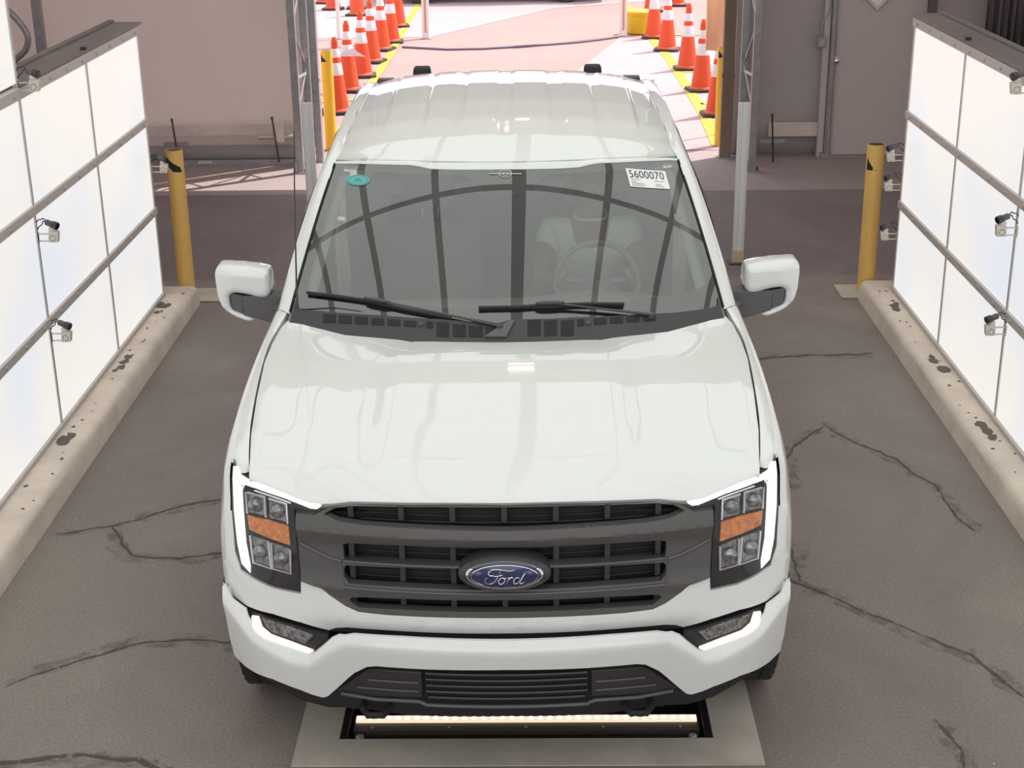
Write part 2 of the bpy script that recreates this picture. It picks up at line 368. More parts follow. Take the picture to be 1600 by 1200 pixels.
# slab with a rectangular opening, the scanner pit below it
PX0, PX1, PY0, PY1 = -0.632, 0.752, 0.43, 1.05
s = MB()
for x0, x1, y0, y1 in ((SX0, SX1, SY0, PY0), (SX0, PX0, PY0, PY1), (PX1, SX1, PY0, PY1), (SX0, SX1, PY1, SY1)): s.box(x0, x1, y0, y1, -0.1, 0.004)
struct('floor_slab', s, SLAB, smooth=0, weld=1e-5)
# curbs
def curb(name, xf, xb, sgn):
    h = 0.13; r = 0.045; prof = [(xf, 0.0), (xf+sgn*0.012, h-r)]
    for k in range(1, 5):
        a = k/4*PI/2; prof.append((xf+sgn*(0.012+r*(1-math.cos(a))), h-r+r*math.sin(a)))
    prof += [(xb, h), (xb, 0)]
    ys = [-5+0.25*i for i in range(44)]; ys[-1] = 5.74
    rnd = random.Random(3)
    P = []
    for y in ys:
        j = [rnd.uniform(-.006, .006) for _ in prof]
        P.append([(x+(j[i] if 0 < i < 4 else 0), y, z+(j[i]*.5 if 0 < i < 4 else 0)) for i, (x, z) in enumerate(prof)])
    mb = MB().grid(P); n = len(prof); mb.f.append(tuple(range(n))); mb.f.append(tuple(range(len(mb.v)-n, len(mb.v))))
    o = mb.build(name, CONC, smooth=60)
    o['kind'] = 'structure'; return o
cl = curb('trim_curb_left', -2.26, -2.66, -1)
cr = curb('trim_curb_right', 2.38, 2.78, 1)
# dark oil stains on the curb tops
STAIN = mat('oily_dirt', (0.12, 0.10, 0.085), 0.9)
for cx, par, pts in ((-1, cl, [(-2.40, 4.15), (-2.42, 5.2), (-2.39, 2.98)]), (1, cr, [(2.50, 5.2), (2.50, 4.05), (2.50, 3.0)])):
    for x, y in pts:
        mb = MB()
        for k in range(4):
            px, py = x+random.uniform(-.03, .02)*cx, y+random.uniform(-.12, .12); rr = random.uniform(.02, .045)
            mb.add([(px+rr*math.cos(t)*random.uniform(.5, 1.1), py+rr*1.7*math.sin(t)*random.uniform(.5, 1.1), .1320+k*.0003) for t in [2*PI*i/11 for i in range(11)]], [tuple(range(11))])
        mb.build('stain', STAIN, par, smooth=0)
for cx, par, xa, xb in ((-1, cl, -2.32, -2.42), (1, cr, 2.44, 2.55)):
    mb = MB(); rnd = random.Random(11+cx)
    for k in range(26):
        px, py, rr = rnd.uniform(xa, xb), rnd.uniform(1.5, 5.6), rnd.uniform(.004, .014)
        mb.add([(px+rr*math.cos(t)*rnd.uniform(.5, 1.3), py+rr*1.2*math.sin(t)*rnd.uniform(.5, 1.3), .1322) for t in [2*PI*i/8 for i in range(8)]], [tuple(range(8))])
    mb.build('dirt_specks', STAIN, par, smooth=0)
# tent shell: walls, roof
WY = 10.45; OX0, OX1, OH = -2.02, 2.10, 3.25
def sheet(x0, x1, z0, z1, y, amp=0.03, n=60, seed=1):
    rnd = random.Random(seed); ph = [rnd.uniform(0, 6) for _ in range(4)]
    P = []
    for i in range(n+1):
        x = x0+(x1-x0)*i/n; row = []
        for j in range(17):
            z = z0+(z1-z0)*j/16
            d = amp*(math.sin(x*1.9+z*.7+ph[0])+.5*math.sin(x*3.7-z*1.9+ph[1])+.35*math.sin(x*7.1+z*2.6+ph[2]))*.5
            row.append((x, y+d, z))
        P.append(row)
    return MB().grid(P)
wb = sheet(-7, OX0, .12, 5.2, WY+.05, seed=2)
_r = None
wb.grid([[(x, WY+.05+.02*math.sin(x*4), z) for z in (OH, 4.2, 5.2)] for x in [OX0+(OX1-OX0)*i/20 for i in range(21)]])

o = struct('wall_back', wb, FAB, smooth=80, normals=False); m_ = o.modifiers.new('solid', 'SOLIDIFY'); m_.thickness = .004; m_.offset = 0
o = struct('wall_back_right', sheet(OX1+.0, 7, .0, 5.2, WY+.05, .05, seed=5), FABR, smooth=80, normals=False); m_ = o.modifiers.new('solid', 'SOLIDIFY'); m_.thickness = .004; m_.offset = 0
struct('wall_left', MB().box(-7.05, -7, -9, 10.7, 0, 5.2), FAB, smooth=0)
struct('wall_right', MB().box(7, 7.05, -9, 10.7, 0, 5.2), FAB, smooth=0)
struct('wall_front', MB().box(-7, -4.6, -9.05, -9, 0, 5.2).box(4.6, 7, -9.05, -9, 0, 5.2).box(-4.6, 4.6, -9.05, -9, 4.7, 5.2), FAB, smooth=0)
struct('ceiling_tent', MB().box(-7.1, 7.1, -9.1, 10.6, 5.2, 5.25), FAB, smooth=0)
# luminous ceiling over the lane: rows of lit diffusers with dark joints between them
CZ = 4.05
struct('ceiling', MB().box(-2.5, 2.62, -7.5, 6.1, CZ, CZ+.12), CEILM, smooth=0)
for x in (-2.35, -1.80, -1.25, -.63, .06, .80, 1.41, 2.0):
    wd = .058 if x == .06 else .03
    struct('trim_ceiling_joint', MB().box(x-wd, x+wd, -7.5, 6.1, CZ-.012, CZ-.001), SEAM, smooth=0)
struct('trim_ceiling_beam', MB().tube([(x, 2.78-.14*x*x, CZ-.045) for x in [-2.4+4.9*k/30 for k in range(31)]], .026, 8), SEAM)
# twin-tube lamp hanging at the far end of the luminous ceiling
tl = empty('tube_lamp', (.0, 6.35, 3.90)); tag(tl, 'twin-tube lamp hanging at the far end of the luminous ceiling, mirrored in the hood', 'lamp')
MB().box(-.12, .12, -.12, .12, .05, .09).box(-.02, .02, -.02, .02, .09, 1.30).build('lamp_housing', ALU, tl, smooth=0)
for q in (-.085, .085): MB().tube([(-.10, q, .02), (.10, q, .02)], .011, 10).build('lamp_tube', mat('tube_light', (.9, .9, .9), .4, emit=(1, .80, .62), estr=9) if 'tube_light' not in MATS else MATS['tube_light'], tl)
# hem band and floor roll of the fabric wall on the left, hem on the right
struct('trim_hem', sheet(-6.9, OX0-.05, .26, .36, WY+.0, .02, seed=2), FABH, smooth=80, normals=False)
struct('trim_hem', sheet(2.45, 3.0, .20, .34, WY-.03, .02, seed=5), FABH, smooth=80, normals=False)
# door in the right back wall
d = empty('door_1', (3.46, WY-.05, 0)); d['kind'] = 'structure'
MB().box(-.46, .46, -.02, .02, .02, 2.06).build('door_leaf', DOORM, d, smooth=0, bevel=.004)
MB().box(-.53, -.47, -.035, .03, 0, 2.12).box(.47, .53, -.035, .03, 0, 2.12).box(-.53, .53, -.035, .03, 2.07, 2.13).build('door_frame', DOORM, d, smooth=0, bevel=.004)
MB().box(-.46, .46, -.05, .03, 0, .018).build('threshold', STEEL, d, smooth=0)
MB().lathe([(.034, 0), (.034, -.008), (.012, -.012), (.012, -.035), (.026, -.042), (.030, -.055), (.024, -.068), (.004, -.072)], 20, (-.40, -.02, .95), 'y').build('door_handle', CHROME, d)

# ------------------------------------------------------------------ luminous side walls
def light_wall(name, xf, sgn, label):
    """xf = lit face, sgn = direction away from the lane"""
    t = empty(name, (xf, 0, .13)); tag(t, label, 'light wall', 'luminous side walls')
    ys = [5.53, 4.345, 3.165, 1.985, .805, -.375, -1.555, -2.735, -3.6]; zb = .13
    rows = [(.012, .60), (.60, 1.205), (1.205, 1.81)]
    X = lambda d: sgn*d
    def bx(mb, d0, d1, y0, y1, z0, z1): a, b = sorted((X(d0), X(d1))); return mb.box(a, b, y0, y1, z0, z1)
    bx(MB(), .03, .20, -3.6, 5.53, .0, 1.80).build('wall_core', RAILD, t, smooth=0)
    bx(MB(), .03, .20, -3.6, 3.155, 1.80, 2.70).build('wall_core', RAILD, t, smooth=0)
    for i in range(len(ys)-1):
        rr = rows+([(1.85, 2.70)] if ys[i] < 3.2 else [])
        for z0, z1 in rr:
            zz0 = z0+(.022 if z0 > .1 and z0 < 1.8 else 0); zz1 = z1-.024
            bx(MB(), .004, .03, ys[i+1]+.010, ys[i]-.010, zz0, zz1).build('diffuser_panel', DIFF, t, smooth=0)
    for y in ys:
        bx(MB(), -.004, .028, y-.010, y+.010, 0, 1.80 if y > 3.2 else 2.70).build('stile', ALU, t, smooth=0, bevel=.002)
    for z, h, x0 in ((.0, .026, 5.53), (.60, .024, 5.53), (1.205, .024, 5.53), (1.80, .028, 5.53), (2.70, .024, 3.165)):
        r = bx(MB(), -.014, .028, -3.6, x0+.012, z-h*(0 if z == 0 else 1), z+h).build('rail', RAILM, t, smooth=0, bevel=.002)
        if z == 0: continue
        b = MB(); k = 0
        y = x0-.12
        while y > .5:
            b.lathe([(.011, -.014*sgn*1), (.011, -.019*sgn), (.006, -.022*sgn)], 10, (0, y, z), 'x'); y -= .295
        b.build('rail_bolts', ALU, r)
    c = bx(MB(), -.016, .23, 3.16, 5.60, 1.83, 1.845); bx(c, .16, .20, 3.16, 5.60, 1.845, 1.86)
    c.build('top_cap', RAILD, t, smooth=0, bevel=.003)
    bx(MB(), -.016, .02, 4.33, 4.37, 1.846, 1.862).build('cap_clip', BLK, t, smooth=0)
    return t
light_wall('light_wall', -2.46, -1, 'backlit white panel wall standing on the left curb, with rails and bolts')
light_wall('light_wall', 2.57, 1, 'backlit white panel wall standing on the right curb, with rails and bolts')

def smooth_path(P, n=5):
    P = [Vector(p) for p in P]; Q = []
    for i in range(len(P)-1):
        a, b, c, d = P[max(0, i-1)], P[i], P[i+1], P[min(len(P)-1, i+2)]
        for k in range(n):
            t = k/n; Q.append(.5*((2*b)+(-a+c)*t+(2*a-5*b+4*c-d)*t*t+(-a+3*b-3*c+d)*t**3))
    return Q+[P[-1]]
# ------------------------------------------------------------------ inspection cameras on the walls
def make_camera(sgn, label):
    """sgn=+1: fixed to the left wall, reaching towards +x"""
    t = empty('inspection_camera', (0, 0, 0)); S = sgn
    def bx(mb, x0, x1, y0, y1, z0, z1): a, b = sorted((S*x0, S*x1)); return mb.box(a, b, y0, y1, z0, z1)
    b = MB(); bx(b, 0, .075, -.004, .004, .0, .006); bx(b, 0, .075, -.004, .004, .038, .044); bx(b, 0, .004, -.012, .012, -.006, .05)
    b.build('bracket_arm', CAMG, t, smooth=0)
    p = MB(); P = [(.058, -.001), (.106, -.001), (.114, .056), (.062, .056)]
    p.add([(S*x, -.018, z) for x, z in P]+[(S*x, .018, z) for x, z in P], [(0, 1, 2, 3), (7, 6, 5, 4), (0, 4, 5, 1), (1, 5, 6, 2), (2, 6, 7, 3), (3, 7, 4, 0)])
    p = p.build('bracket_plate', CAMG, t, bevel=.003)
    h = MB()
    for k in range(8):
        a = k*PI/4; h.lathe([(.0030, -.0190), (.0030, -.0175)], 8, (S*(.083+.015*math.cos(a)), 0, .022+.015*math.sin(a)), 'y')
    h.build('slot_holes', BLK, p)
    MB().lathe([(.006, .05), (.02, .056), (.025, .068), (.018, .08), (.008, .083)], 14, (S*.085, 0, 0)).build('swivel_ball', CAMG, t)
    d = Vector((S*.9, -.38, -.22)).normalized(); c = Vector((S*.078, .0, .093))
    MB().tube([c-d*.034, c-d*.030, c+d*.012], [.011, .016, .016], 16).build('camera_body', GREYP, t, bevel=.001)
    L = MB().tube([c+d*.012, c+d*.038, c+d*.040], [.0205, .0205, .017], 18).build('lens_barrel', BLK, t)
    MB().tube([c+d*.0395, c+d*.0412], .014, 16).build('front_lens', mat('lens_glass', (.01, .01, .012), .05, coat=1) if 'lens_glass' not in MATS else MATS['lens_glass'], L)
    for o in (.006, -.008):
        MB().tube(smooth_path([c-d*.032+Vector((0, 0, o)), c-d*.050+Vector((0, 0, .008+o)), Vector((S*.028, .0, .105+o*2)), Vector((S*.014, 0, .100+o*2.5)), Vector((S*.003, 0, .085+o*2.8))]), .003, 8).build('cable', BLK, t)
    return t
lab = 'grey camera '
LC = make_camera(1, ''); first = True
for (y, z, l) in [(3.17, 1.94, 'at the top rail of the left light wall, nearest corner'), (3.17, 1.165, 'halfway up the left light wall, above the lowest one'), (3.17, .62, 'lowest on the left light wall, below the middle one'), (5.545, .99, 'at the far end of the left light wall, beside the bollard')]:
    o = LC if first else copy_tree(LC); first = False
    o.location = (-2.46, y, z); tag(o, lab+l, 'camera', 'cameras on the left light wall')
RC = make_camera(-1, ''); first = True
for (y, z, l) in [(3.15, 1.88, 'at the top rail of the right light wall, cut by photo edge'), (3.14, 1.16, 'halfway up the right light wall, near the photo edge'), (3.14, .625, 'lowest on the right light wall, on a near panel seam'), (5.545, 1.02, 'topmost of three at the far end of the right light wall'), (5.545, .82, 'middle of three at the far end of the right light wall'), (5.545, .48, 'lowest of three at the far end of the right light wall')]:
    o = RC if first else copy_tree(RC); first = False
    o.location = (2.57, y, z); tag(o, lab+l, 'camera', 'cameras on the right light wall')

# ------------------------------------------------------------------ bollards
def bollard(x, y, h, r, m, label, arrow=1, base=None, z=0, lean=0):
    t = empty('bollard', (x, y, z)); tag(t, label, 'bollard')
    MB().lathe([(r, 0.0), (r, h), (r*.95, h), (r*.95, h-.004)], 32).build('post', m, t)
    MB().lathe([(r*.95, h-.02), (r*.95, h-.003), (r*.5, h+.004), (.002, h+.005)], 32).build('cap', BLK, t)
    if arrow:
        AR = [(-.95, 1.045, 1.00), (-.75, 1.035, .985), (-.45, 1.02, .965), (-.15, .995, .935), (.0, .985, .925), (.25, .97, .922), (.5, .955, .92), (.62, .93, .92)] if arrow > 0 and z == 0 and x < -2.2 else [(-.62, .985, .905), (-.45, .965, .907), (-.25, .945, .91), (-.05, .925, .912), (.05, .915, .913)]
        if x > 2.3: AR = [(-.80, .985, .895), (-.60, .955, .897), (-.35, .925, .897), (.0, .900, .897)]
        L = [[((r+.0015)*math.sin(q*PI/2), -(r+.0015)*math.cos(q*PI/2), zb), ((r+.0015)*math.sin(q*PI/2), -(r+.0015)*math.cos(q*PI/2), zt)] for q, zt, zb in AR]
        MB().grid(L).build('arrow_marking', GAP, t, smooth=80)
    if base:
        MB().box(*base, .001, .016).build('base_plate', SLAB, t, smooth=0, bevel=.008)
    return t
bollard(-2.385, 5.90, 1.07, .059, YEL, 'yellow steel bollard at the far end of the left curb', 1, base=(-.19, .30, -.13, .17))
bollard(2.458, 5.86, 1.07, .059, YEL, 'yellow steel bollard at the far end of the right curb', -1, base=(-.19, .20, -.13, .17))
bollard(-1.985, 10.95, 1.02, .060, YELB, 'bright yellow bollard standing in sunlight outside the left door post', 1)
bollard(2.035, 10.95, 1.0, .055, YELB, 'orange-yellow bollard outside the right door post, mostly hidden by the wooden post', 1)

# ------------------------------------------------------------------ guard channels, tent frame
def guard(x, y, label):
    t = empty('guard_channel', (x, y, 0)); tag(t, label, 'guard post', 'free-standing guard channels')
    MB().box(-.040, .040, -.012, .02, .10, 1.22).box(-.040, -.034, -.03, -.012, .10, 1.22).box(.034, .040, -.03, -.012, .10, 1.22).box(-.008, .008, -.022, -.012, .10, 1.22).build('channel', GUARD, t, smooth=0, bevel=.002)
    MB().box(-.043, .043, -.034, .024, .0, .105).build('foot', mat('tan_foot', (.55, .43, .31), .7) if 'tan_foot' not in MATS else MATS['tan_foot'], t, smooth=0, bevel=.003)
    MB().box(-.07, .07, -.06, .06, 0, .012).build('foot_plate', BLK, t, smooth=0)
    return t
guard(-1.585, 6.83, 'pale metal guard channel left of the pickup, in front of the lattice truss')
guard(1.655, 6.65, 'pale metal guard channel with tan foot, behind the right door mirror')
def truss(x, y, sgn, label):
    t = empty('truss_column', (x, y, 0)); tag(t, label, 'truss', 'lattice truss columns of the tent')
    MB().box(-.035, .035, -.03, .03, .0, 5.15).build('front_chord', STEEL, t, smooth=0, bevel=.004)
    MB().box(-.035+sgn*.06, .035+sgn*.06, .33, .39, .0, 5.15).build('rear_chord', STEEL, t, smooth=0, bevel=.004)
    z = .55; k = 0
    while z < 4.8:
        a = (sgn*.0, 0.0, z); b = (sgn*.06, .36, z+.42)
        if k % 2: a, b = (sgn*.06, .36, z), (0, 0, z+.42)
        MB().tube([a, b], .014, 8).build('lacing_bar', STEEL, t); z += .42; k += 1
    for z in (.9, 2.2, 3.5): MB().tube([(0, 0, z), (sgn*.06, .36, z)], .018, 8).build('cross_bar', STEEL, t)
    MB().box(-.07, .07, -.07, .07, .0, .014).build('base_plate', STEEL, t, smooth=0)
    MB().lathe([(.009, .014), (.009, .05)], 8, (.05, -.05, 0)).build('anchor_bolt', BLK, t)
    MB().lathe([(.009, .014), (.009, .06)], 8, (-.05, -.05, 0)).build('anchor_bolt', BLK, t)
    MB().box(-.05, -.02, -.055, -.03, .02, .12).build('bracket', STEEL, t, smooth=0)
    return t
truss(-2.15, 9.88, 1, 'lattice steel truss column left of the opening')
truss(2.20, 9.78, -1, 'lattice steel truss column right of the opening')
def post(name, x0, x1, y0, y1, h, m, label, cat='post'):
    t = empty(name, ((x0+x1)/2, (y0+y1)/2, 0)); tag(t, label, cat); w2 = (x1-x0)/2; d2 = (y1-y0)/2
    MB().box(-w2, w2, -d2, d2, .0, h).build('shaft', m, t, smooth=0, bevel=.006)
    MB().box(-w2-.006, w2+.006, -d2-.006, d2+.006, .80, .835).build('strap', m, t, smooth=0)
    MB().box(-w2-.02, w2+.02, -d2-.02, d2+.02, 0, .012).build('foot_plate', STEEL, t, smooth=0)
    return t
post('door_post', -2.06, -1.99, 10.33, 10.45, 3.3, STEEL, 'square steel door post at the left side of the opening')
post('door_post', 2.13, 2.21, 10.29, 10.37, 3.3, STEEL, 'square grey steel post between wooden post and truss')
post('door_post', 1.965, 2.080, 10.36, 10.44, 3.3, WOOD, 'brown wooden post lining the right side of the opening')
o = MB().box(OX0, OX1, WY-.06, WY+.06, OH-.02, OH+.10).build('trim_lintel', STEEL, smooth=0); o['kind'] = 'structure'
# roll at the foot of the left fabric wall
t = empty('fabric_roll', (-2.2, 10.33, 0)); tag(t, 'rolled grey tarpaulin tube lying along the foot of the left wall', 'fabric roll')
MB().tube([(-4.4, 0, .10), (-.02, 0, .10)], .085, 20).build('tube', mat('grey_tarp', (.27, .25, .25), .6, bump=(5, .3, .01)), t)
MB().box(-4.4, -.02, -.11, -.09, .0, .06).build('floor_bar', STEEL, t, smooth=0)
MB().box(-1.02, -.88, -.116, -.11, .025, .055).build('white_tag', REFL, t, smooth=0)
t = empty('clamp_bar', (-2.48, 10.30, 0)); tag(t, 'short horizontal clamp bar under the hem near the left truss', 'clamp bar')
MB().tube([(-.14, .02, .265), (.30, .02, .265)], .024, 12).build('bar', ALU, t)
MB().box(.02, .12, -.01, .0, .22, .42).build('fabric_flap', FABH, t, smooth=0)
def rod(x, y, z0, z1, label, foot=True, dx=.016):
    t = empty('anchor_rod', (x, y, 0)); tag(t, label, 'rod', 'thin anchor rods')
    MB().tube([(dx, 0, z0), (-dx, 0, z1)], .009, 8).build('rod', BLK, t)
    if foot: MB().box(-.12, .12, .0, .03, z0+.19, z0+.225).build('cross_bar', STEEL, t, smooth=0)
    MB().lathe([(.012, z1-.02), (.012, z1+.01)], 8, (-dx, 0, 0)).build('tip', BLK, t)
rod(-3.42, 10.2, .02, .47, 'dark upright rod at the left fabric wall, behind the left bollard')
rod(-2.43, 10.2, .04, .48, 'dark upright rod at the clamp bar beside the left truss', False, .02)
rod(2.45, 10.15, .0, .47, 'dark upright rod at the fabric between right truss and door')
t = empty('electrical_box', (2.91, 10.37, 1.08)); tag(t, 'small grey electrical box with conduit left of the door', 'electrical box')
MB().box(-.045, .045, -.03, .03, 0, .10).build('box', STEEL, t, smooth=0, bevel=.006)
MB().box(-.018, .018, -.036, -.03, .03, .07).build('switch_plate', ALU, t, smooth=0)
MB().tube([(.0, 0, .10), (.0, 0, .22), (.06, .0, .34), (.07, 0, .6), (.07, 0, 2.0)], .011, 8).build('conduit', STEEL, t)
t = tag(empty('conduit_pipe', (3.0, 10.34, 0)), 'vertical grey pipe running down beside the left door frame', 'pipe')
MB().tube([(.03, 0, 0), (0, 0, 3.5)], .026, 12).build('pipe', STEEL, t)
MB().box(-.04, .07, -.02, .03, 0, .05).build('pipe_foot', STEEL, t, smooth=0)
t = empty('diamond_sign', (3.42, 10.345, 1.72)); tag(t, 'white diamond placard hanging on the door, only its lower tip in view', 'sign')
MB().add([(0, 0, -.29), (.29, 0, 0), (0, 0, .29), (-.29, 0, 0), (0, .006, -.29), (.29, .006, 0), (0, .006, .29), (-.29, .006, 0)], [(0, 1, 2, 3), (7, 6, 5, 4), (0, 4, 5, 1), (1, 5, 6, 2), (2, 6, 7, 3), (3, 7, 4, 0)]).build('plate', mat('sign_white', (.9, .85, .86), .4), t, smooth=0)
b = MB(); q = [(0, -.275), (.275, 0), (0, .275), (-.275, 0)]; q2 = [(x*.965, z*.965) for x, z in q]
b.add([(x, -.0015, z) for x, z in q]+[(x, -.0015, z) for x, z in q2], [(i, (i+1) % 4, 4+(i+1) % 4, 4+i) for i in range(4)]).build('border_line', STEEL, t, smooth=0)
# curtain on the far right, tent post and hose on the far left
P = []
for i in range(41):
    x = i*.012; P.append([(x, .03*math.sin(i*1.1)+.012*math.sin(i*2.7), z) for z in (.97, 1.5, 2.5, 3.6)])
t = tag(empty('curtain', (4.43, 10.2, 0)), 'dark grey folded curtain hanging above the far end of the right light wall', 'curtain')
MB().grid(P).build('cloth', mat('curtain_cloth', (.13, .11, .12), .8), t, smooth=80, solid=.004, normals=False)
MB().box(-.02, .52, -.02, .02, 3.6, 3.64).build('curtain_rail', STEEL, t, smooth=0)
t = tag(empty('tent_post', (3.93, 10.28, 0)), 'dark steel upright at the right edge of the door', 'post')
MB().box(-.04, .04, -.03, .03, 0, 5.1).build('shaft', mat('dark_steel', (.12, .105, .115), .6), t, smooth=0, bevel=.004)
MB().box(-.07, .07, -.06, .06, 0, .014).build('foot_plate', STEEL, t, smooth=0)
t = tag(empty('tent_post', (-4.62, 10.17, 0)), 'steel upright behind the left light wall, beside the hanging hose', 'post')
MB().box(-.045, .045, -.03, .03, 0, 5.1).build('shaft', STEEL, t, smooth=0, bevel=.004)
MB().box(-.09, .09, -.06, .06, 1.06, 1.10).build('collar', BLK, t, smooth=0)
t = tag(empty('air_hose', (-4.82, 10.06, 0)), 'thick grey hose bending down against the steel upright, top left', 'hose')
MB().tube(smooth_path([(-.30, 0, 1.75), (-.10, 0, 1.60), (.02, 0, 1.48), (.10, 0, 1.36), (.115, 0, 1.27), (.08, 0, 1.18), (.0, 0, 1.11), (-.12, 0, 1.04), (-.3, 0, .98)]), .03, 12).build('hose', STEEL, t)
MB().tube([(-.25, .0, 1.02), (.0, 0, 1.05), (.16, .02, 1.08)], .012, 8).build('cable', BLK, t)

# ------------------------------------------------------------------ underbody scanner in the pit
t = empty('underbody_scanner', ((PX0+PX1)/2, PY0, 0)); tag(t, 'black underbody scanner with LED row set in the concrete slab in front of the pickup', 'scanner')
hx = (PX1-PX0)/2; D = PY1-PY0
METB = mat('black_metal', (.028, .025, .026), .4, .3)
MB().box(-hx, hx, 0, D, -.09, -.08).build('tray', METB, t, smooth=0)
MB().box(-hx+.001, -hx+.028, .001, D, -.08, -.004).box(hx-.028, hx-.001, .001, D, -.08, -.004).box(-hx+.02, hx-.02, .001, .012, -.08, -.01).build('frame', METB, t, smooth=0, bevel=.003)
MB().box(-hx+.05, hx-.05, .018, .10, -.06, -.045).build('cover_glass', mat('dark_glass', (.012, .01, .012), .06, coat=1), t, smooth=0)
lx0, lx1 = -.645+.0, .645
hs = MB().box(-hx+.04, hx-.04, .095, .185, -.06, -.02).build('lamp_housing', mat('brown_metal', (.075, .06, .05), .5), t, smooth=0, bevel=.002)
b = MB()
for k in range(5): b.lathe([(.006, -.02), (.006, -.016)], 8, (-.58+k*.29, .108, 0))
b.build('screws', ALU, hs)
MB().box(lx0, lx1, .138, .170, -.02, -.008).build('led_strip', mat('led_strip', (.75, .66, .55), .4, emit=(1, .78, .55), estr=.8), t, smooth=0)
LEDM = mat('led_dot', (1, 1, 1), .3, emit=(1, .96, .88), estr=9)
b = MB().box(-.005, .005, -.005, .005, 0, .004).build('led', LEDM, t, smooth=0); b.location = (lx0+.015, .154, -.008)
for k in range(1, 36):
    c = b.copy(); COL.objects.link(c); c.parent = t; c.location = (lx0+.015+k*(lx1-lx0-.03)/35, .154, -.008)
MB().lathe([(.016, -.045), (.016, -.02), (.01, -.015)], 12, (-hx+.07, .05, 0)).build('mounting_bolt', ALU, t)
MB().lathe([(.016, -.045), (.016, -.02), (.01, -.015)], 12, (hx-.07, .05, 0)).build('mounting_bolt', ALU, t)

# ------------------------------------------------------------------ the yard behind
def make_cone():
    t = empty('traffic_cone')
    q = [(x, y) for x, y in ((-.185, -.14), (-.14, -.185), (.14, -.185), (.185, -.14), (.185, .14), (.14, .185), (-.14, .185), (-.185, .14))]
    b = MB(); n = 8
    b.add([(x, y, 0) for x, y in q]+[(x*.98, y*.98, .035) for x, y in q], [tuple(reversed(range(8))), tuple(range(8, 16))]+[(i, (i+1) % 8, 8+(i+1) % 8, 8+i) for i in range(8)])
    b.build('base', BLK2, t, smooth=0, bevel=.006)
    rad = lambda z: .135-(z-.035)*(.135-.032)/.80
    MB().lathe([(.150, .035), (.142, .05), (rad(.06), .06), (rad(.83), .83), (.022, .835), (.022, .80)], 28).build('cone_body', ORG, t)
    for z0, z1 in ((.44, .58), (.64, .74)):
        MB().lathe([(rad(z0)+.0005, z0), (rad(z0)+.002, z0+.002), (rad(z1)+.002, z1-.002), (rad(z1)+.0005, z1)], 28).build('reflective_collar', REFL, t)
    MB().lathe([(.034, .775), (.040, .79), (.040, .815), (.030, .84), (.024, .865), (.012, .87)], 20).build('tip', ORG, t)
    return t
cone = make_cone(); first = True
CN = [(-2.21, 14.5, 'orange cone nearest in the left row, wholly visible with a flapping white ribbon'), (-2.17, 13.02, 'orange cone half hidden behind the sunlit yellow bollard, left of the opening'),
 (-2.16, 15.62, 'orange cone second behind the ribboned one in the left row'), (-2.16, 16.88, 'orange cone third from the front of the left row'),
 (-2.13, 18.05, 'orange cone fourth in the left row, between two taller-looking neighbours'), (-2.06, 18.85, 'orange cone fifth in the left row, above the grey cable end'),
 (-2.11, 20.7, 'orange cone sixth and farthest of the left row, slim against the pale yard'), (-2.96, 22.3, 'far orange cone left of the row, cut by the top edge'),
 (-3.50, 23.2, 'far orange cone near the thin white post, left of its twin'), (-3.08, 23.3, 'far orange cone just right of its twin at the top edge'), (-3.80, 24.2, 'farthest left orange cone, beside the door post at the top edge'),
 (2.21, 14.26, 'orange cone at the right, its top hidden behind the peach fabric flap'), (2.20, 15.94, 'orange cone on the yellow line in the right row, wholly visible'),
 (2.08, 17.7, 'orange cone in the right row, left of the wholly visible one'), (1.99, 19.02, 'orange cone beside the yellow tub, farther end of the right row'),
 (2.21, 12.62, 'orange cone nearest on the right, mostly hidden by posts'), (2.74, 23.2, 'far orange cone at the right, only its base in view'), (2.22, 22.4, 'far orange cone behind the yellow tub')]
for x, y, l in CN:
    o = cone if first else copy_tree(cone); first = False
    o.location = (x, y, .012 if False else 0.0045); o.rotation_euler = (0, 0, random.uniform(-.25, .25)); tag(o, l, 'traffic cone', 'traffic cones in the yard')
# ribbon tied at the nearest left cone
t = tag(empty('ribbon', (-2.21, 14.5, .5)), 'short white ribbon end flapping from the nearest left cone', 'ribbon')
MB().add([(-.08, -.10, -.05), (.02, -.10, -.04), (.24, -.12, -.055), (.12, -.11, .02), (.09, -.10, .05), (-.06, -.10, -.01)], [(0, 1, 5), (1, 4, 5), (1, 2, 3), (1, 3, 4)]).build('ribbon_cloth', REFL, t, smooth=0, solid=.002)
def pole(x, y, r, h, label, band=False):
    t = tag(empty('canopy_pole', (x, y, 0)), label, 'pole')
    PW = MATS.get('white_pole') or mat('white_pole', (.70, .62, .62), .5)
    MB().box(-r, r, -r, r, .012, h).build('shaft', PW, t, smooth=0, bevel=.004)
    if band: MB().box(-r*.28, r*.28, -r-.004, -r, .1, h).build('perforated_strip', mat('rusty_strip', (.45, .28, .17), .7) if 'rusty_strip' not in MATS else MATS['rusty_strip'], t, smooth=0)
    MB().box(-r*1.5, r*1.5, -r*1.5, r*1.5, .0045, .012).build('foot', STEEL, t, smooth=0)
pole(-1.55, 19.25, .055, 2.8, 'white square canopy pole standing left in the yard, with perforated strip', True)
pole(1.53, 19.28, .055, 2.8, 'white square canopy pole beside the yellow tub, with perforated strip', True)
pole(-2.92, 19.3, .028, 2.6, 'thin pale pole behind the left cone row')
pole(2.09, 11.5, .012, 2.4, 'thin white rod in front of the peach flap, right side of the opening')
t = tag(empty('tub', (1.80, 19.55, .0045)), 'bright yellow round tub with lid at the foot of the right canopy pole', 'tub')
TY = mat('tub_yellow', (.60, .40, .01), .5)
